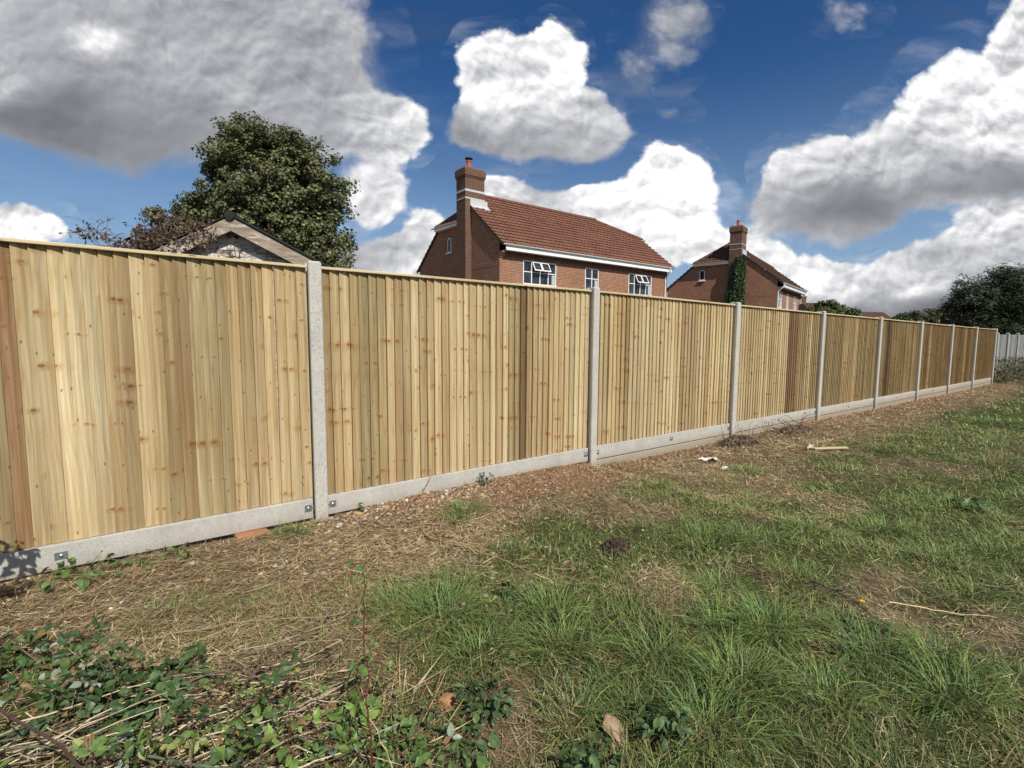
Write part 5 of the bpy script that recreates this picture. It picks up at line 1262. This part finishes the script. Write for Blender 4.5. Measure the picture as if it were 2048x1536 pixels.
def pile(label, x, y, rx, ry, h, n, size, cols, seed):
    q = rng(seed); z0 = float(ground_z(x, y)); T = thing('clod', label, 'clod', (x, y, z0))
    def f_(a): return lambda r_, n_: a
    u = q.normal(0, .45, (n, 2)); u = u[np.hypot(*u.T) < 1.1]; n = len(u); X_, Y_ = x+u[:, 0]*rx, y+u[:, 1]*ry
    V, F, C = chips(n, f_(X_), f_(np.minimum(Y_, FY-.05)), size, cols, seed, .9); V = V-np.array([x, y, z0]); hh = h*np.clip(1-(u**2).sum(1), 0, 1)*q.uniform(.3, 1., n)
    V[:, 2] += np.repeat(hh, 13)
    np_mesh('crumbs', V, F, MATS['stone'], T, col=C)
    paths = [wander(q, (q.normal(0, rx*.4), q.normal(0, ry*.4), h*.5), (q.normal(), q.normal(), .4), 7, rx*.14, .5, -.05) for _ in range(34)]
    v, f, c = tubes_np(paths, [max(.0012, rx*.012)]*34, 4, (.20,.14,.09), seed); np_mesh('roots', v, f, MATS['litter'], T, col=c)
pile('dark clod of earth and roots in the middle of the lawn', 2.49, 2.11, .11, .09, .06, 520, .011, [(.04,.03,.022),(.07,.05,.035),(.03,.022,.018)], 3)
pile('dark heap of dug earth against the gravel board by the third post', 6.9, 3.66, .42, .20, .11, 900, .020, [(.09,.065,.045),(.15,.105,.07),(.06,.045,.032)], 4)
pile('dark heap of turned soil at the board in the middle of the fourth bay', 8.6, 3.62, .5, .18, .09, 700, .022, [(.10,.07,.05),(.17,.12,.08),(.07,.05,.035)], 6)
for k, (lb, x, y, s, cc) in enumerate([('reddish lump of clay at the board right of the first post', 1.98, 3.80, .035, [(.38,.20,.10),(.26,.13,.07)]), ('pale flint against the gravel board near the sprig', 2.22, 3.83, .024, [(.62,.58,.50),(.5,.46,.4)]), ('tan stone lying between the sticks by the first post', 1.62, 3.78, .032, [(.42,.28,.17),(.3,.2,.12)]),
    ('pale pink pebble in front of the first post', 1.22, 3.68, .022, [(.55,.44,.36),(.45,.36,.3)]), ('flat ochre stone below the board right of the first post', 1.40, 3.80, .034, [(.48,.32,.15),(.4,.26,.13)]), ('small white pebble left of the twigs', 1.48, 3.62, .016, [(.66,.62,.55),(.55,.5,.45)]),
    ('greyish stone lying in the spoil below the second fixing plate', 2.75, 3.62, .022, [(.4,.33,.27),(.3,.25,.2)]), ('pale pebble in the straw left of the long twig', 1.36, 3.25, .017, [(.5,.47,.42),(.4,.37,.33)])]):
    rock('stone', lb, 'stone', x, y, s, s*.75, s*.5, cc, 10+k, k*1.3, group='stones in the dug soil')
# brick packing under the first gravel board
mb = MB(); mb.box(-.105, .105, -.05, .05, -.05, .0225, .006); o = build('brick', mb, MATS['brick_orange'] if False else simple('packing_brick', (.38,.19,.10), (.28,.13,.07), 14., .9, .1, bump=.6)); o.location = (.66, 3.885, .038); o.rotation_euler = (0, R(1.5), R(4))
md = o.modifiers.new('edge', 'BEVEL'); md.width = .003; tag(o, 'loose orange brick propping the gravel board left of the first post', 'brick')
# scraps of pale plastic and an offcut
def scrap(label, x, y, w, h, rz, seed, col=(.62,.60,.54), name='scrap', cat='scrap', th=.0015):
    q = rng(seed); nx_, ny_ = 9, 6; gx, gy = np.meshgrid(np.linspace(-w/2, w/2, nx_), np.linspace(-h/2, h/2, ny_))
    gx = gx+q.normal(0, w*.05, gx.shape); gy = gy+q.normal(0, h*.07, gy.shape); gz = (fbm(gx*40+seed, gy*40, seed, 3)-.35)*.07*(w/.2)
    V = np.concatenate([np.stack([gx, gy, gz+th], -1).reshape(-1, 3), np.stack([gx, gy, gz-th], -1).reshape(-1, 3)]); ii = np.arange(nx_*ny_).reshape(ny_, nx_); n_ = nx_*ny_
    F = np.stack([ii[:-1,:-1], ii[:-1,1:], ii[1:,1:], ii[1:,:-1]], -1).reshape(-1, 4); per = list(ii[0])+list(ii[1:, -1])+list(ii[-1, -2::-1])+list(ii[-2:0:-1, 0])
    S = np.array([(per[j], n_+per[j], n_+per[(j+1) % len(per)], per[(j+1) % len(per)]) for j in range(len(per))])
    o = np_mesh(name, V, np.concatenate([F, F[:, ::-1]+n_, S]), simple(name+'_sheet', col, tuple(c*.8 for c in col), 20., .6, .3)); o.location = (x, y, float(ground_z(x, y))+.03*(w/.2)); o.rotation_euler = (0, 0, rz); return tag(o, label, cat)
scrap('crumpled white plastic scrap on the soil below the third bay', 5.6, 3.33, .24, .08, -.3, 1)
scrap('smaller crumpled white scrap nearer the lawn than the first', 5.38, 3.0, .15, .05, .2, 2)
scrap('pale scrap lying flat in the grass beside the wood offcut', 7.30, 2.86, .20, .06, .3, 3, (.64,.58,.44))
mb = MB(); mb.box(-.21, .21, -.035, .035, 0, .012, .002); o = build('wood_offcut', mb, MATS['timber_rail']); o.location = (7.42, 2.66, float(ground_z(7.42, 2.66))+.035); o.rotation_euler = (.05, -.06, -.75); tag(o, 'thin tan timber offcut lying in the grass beyond the scraps', 'offcut')
# twigs
def twig(label, pts, r0, col, seed, side=0, name='twig'):
    P = np.array([(x, y, float(ground_z(x, y))+h) for x, y, h in pts]); b0 = P[0].copy(); q = rng(seed); tt = np.linspace(0, len(P)-1, len(P)*5); i = np.minimum(tt.astype(int), len(P)-2)
    Q = P[i]+(P[i+1]-P[i])*(tt-i)[:, None]+q.normal(0, r0*.6, (len(tt), 3)); paths = [Q-b0]; rad = [r0]
    for _ in range(side):
        k = q.integers(2, len(Q)-2); paths.append(wander(q, Q[k]-b0, q.normal(0, 1, 3)*[1, 1, .3], 6, .03, .3)); rad.append(r0*.5)
    v, f, c = tubes_np(paths, rad, 7, col, seed); o = np_mesh(name, v, f, MATS['litter'], col=c, smooth=True); o.location = tuple(b0); return tag(o, label, 'twig')
twig('long curved tan twig lying across the grass in the middle', [(1.66,3.24,.02),(1.60,3.05,.03),(1.63,2.9,.03),(1.69,2.62,.03),(1.74,2.42,.03),(1.775,2.26,.035),(1.79,2.10,.04)], .0055, (.34,.24,.13), 1)
twig('pale peeled end piece of stick at the end of the long twig', [(1.785,2.10,.05),(1.80,1.96,.045)], .0055, (.62,.54,.33), 2)
twig('short tan twig lying above the bend of the long one', [(1.66,3.26,.035),(1.78,3.16,.03),(1.80,3.0,.03),(1.84,2.80,.035)], .005, (.42,.31,.18), 3)
twig('crooked brown branch leaning up against the gravel board', [(1.66,3.52,.02),(1.82,3.70,.04),(2.02,3.84,.09),(2.08,3.87,.16)], .006, (.22,.15,.10), 4, 3)
twig('thin brown twig pointing down left from the leaning branch', [(1.2,3.35,.02),(1.45,3.55,.03),(1.7,3.74,.04)], .005, (.26,.17,.11), 5, 2)
twig('long straight twig lying in the straw above the left brambles', [(.05,2.75,.03),(.4,2.62,.04),(.75,2.40,.03),(1.0,2.38,.03)], .005, (.24,.19,.12), 6, 2)
twig('dark broken twig lying over the pale leaves at lower left', [(.30,2.02,.10),(.38,2.15,.08),(.42,2.35,.05)], .005, (.16,.11,.08), 7, 2)
twig('grey twig with dead leaves lying among the dry patch at right', [(2.95,1.12,.03),(2.92,.95,.03),(2.80,.76,.03),(2.82,.62,.02)], .005, (.15,.12,.10), 8, 6)
twig('pale straw stick lying in the lawn right of the grey twig', [(3.05,.78,.03),(3.2,.60,.03),(3.35,.42,.03)], .0035, (.5,.4,.24), 9)
twig('sandy stick in the straw at the lower left by the lime leaves', [(.22,2.05,.06),(.33,2.22,.05)], .006, (.40,.25,.12), 10)
# pale stalks heaped in the bottom left corner
q = rng(31); paths = []; rad = []
for _ in range(420):
    x, y = q.uniform(-.7, .55), q.uniform(1.2, 2.25); a = q.normal(-.45, .35); L = q.uniform(.12, .5); z = q.uniform(.02, .10)
    P = np.array([(x+math.cos(a)*L*t_, y+math.sin(a)*L*t_, float(ground_z(x, y))+z+q.normal(0, .004)+.02*math.sin(t_*3)) for t_ in np.linspace(-.5, .5, 6)]); paths.append(P); rad.append(q.uniform(.0016, .0042))
dk = tubes_np(paths[::2], rad[::2], 5, (.15,.11,.075), 33); lt = tubes_np(paths[1::2], rad[1::2], 5, (.50,.41,.27), 32); v, f, c = merge([dk, lt]); tag(np_mesh('dry_stalks', v, f, MATS['litter'], col=c, smooth=True), 'heap of pale dry stalks under the brambles in the near left corner', 'dry stalks', kind='stuff')
# the little yellow flower
fl = thing('dandelion', 'tiny yellow flower open in the lawn beside the grey twig', 'flower', (2.868, .84, float(ground_z(2.868, .84))))
mb = MB(); mb.tube([(0, 0, 0), (0, 0, .035), (-.003, 0, .06)], .0016, 6); build('stem', mb, simple('flower_stem', (.08,.14,.04), (.06,.11,.03)), fl)
mb = MB()
for ring_, nn_, rr_ in ((0, 14, .014), (1, 10, .010), (2, 6, .005)):
    for j in range(nn_):
        a = j*2*math.pi/nn_+ring_*.3; d = Vector((math.cos(a), math.sin(a), .25+ring_*.45)).normalized(); s_ = Vector((-math.sin(a), math.cos(a), 0))*.0025; p = Vector((-.003, 0, .06))
        mb.add([p, p+d*rr_*.7-s_, p+d*rr_, p+d*rr_*.7+s_], [(0, 1, 2, 3)])
build('petals', mb, simple('petal_yellow', (.80,.58,.02), (.72,.46,.02)), fl)
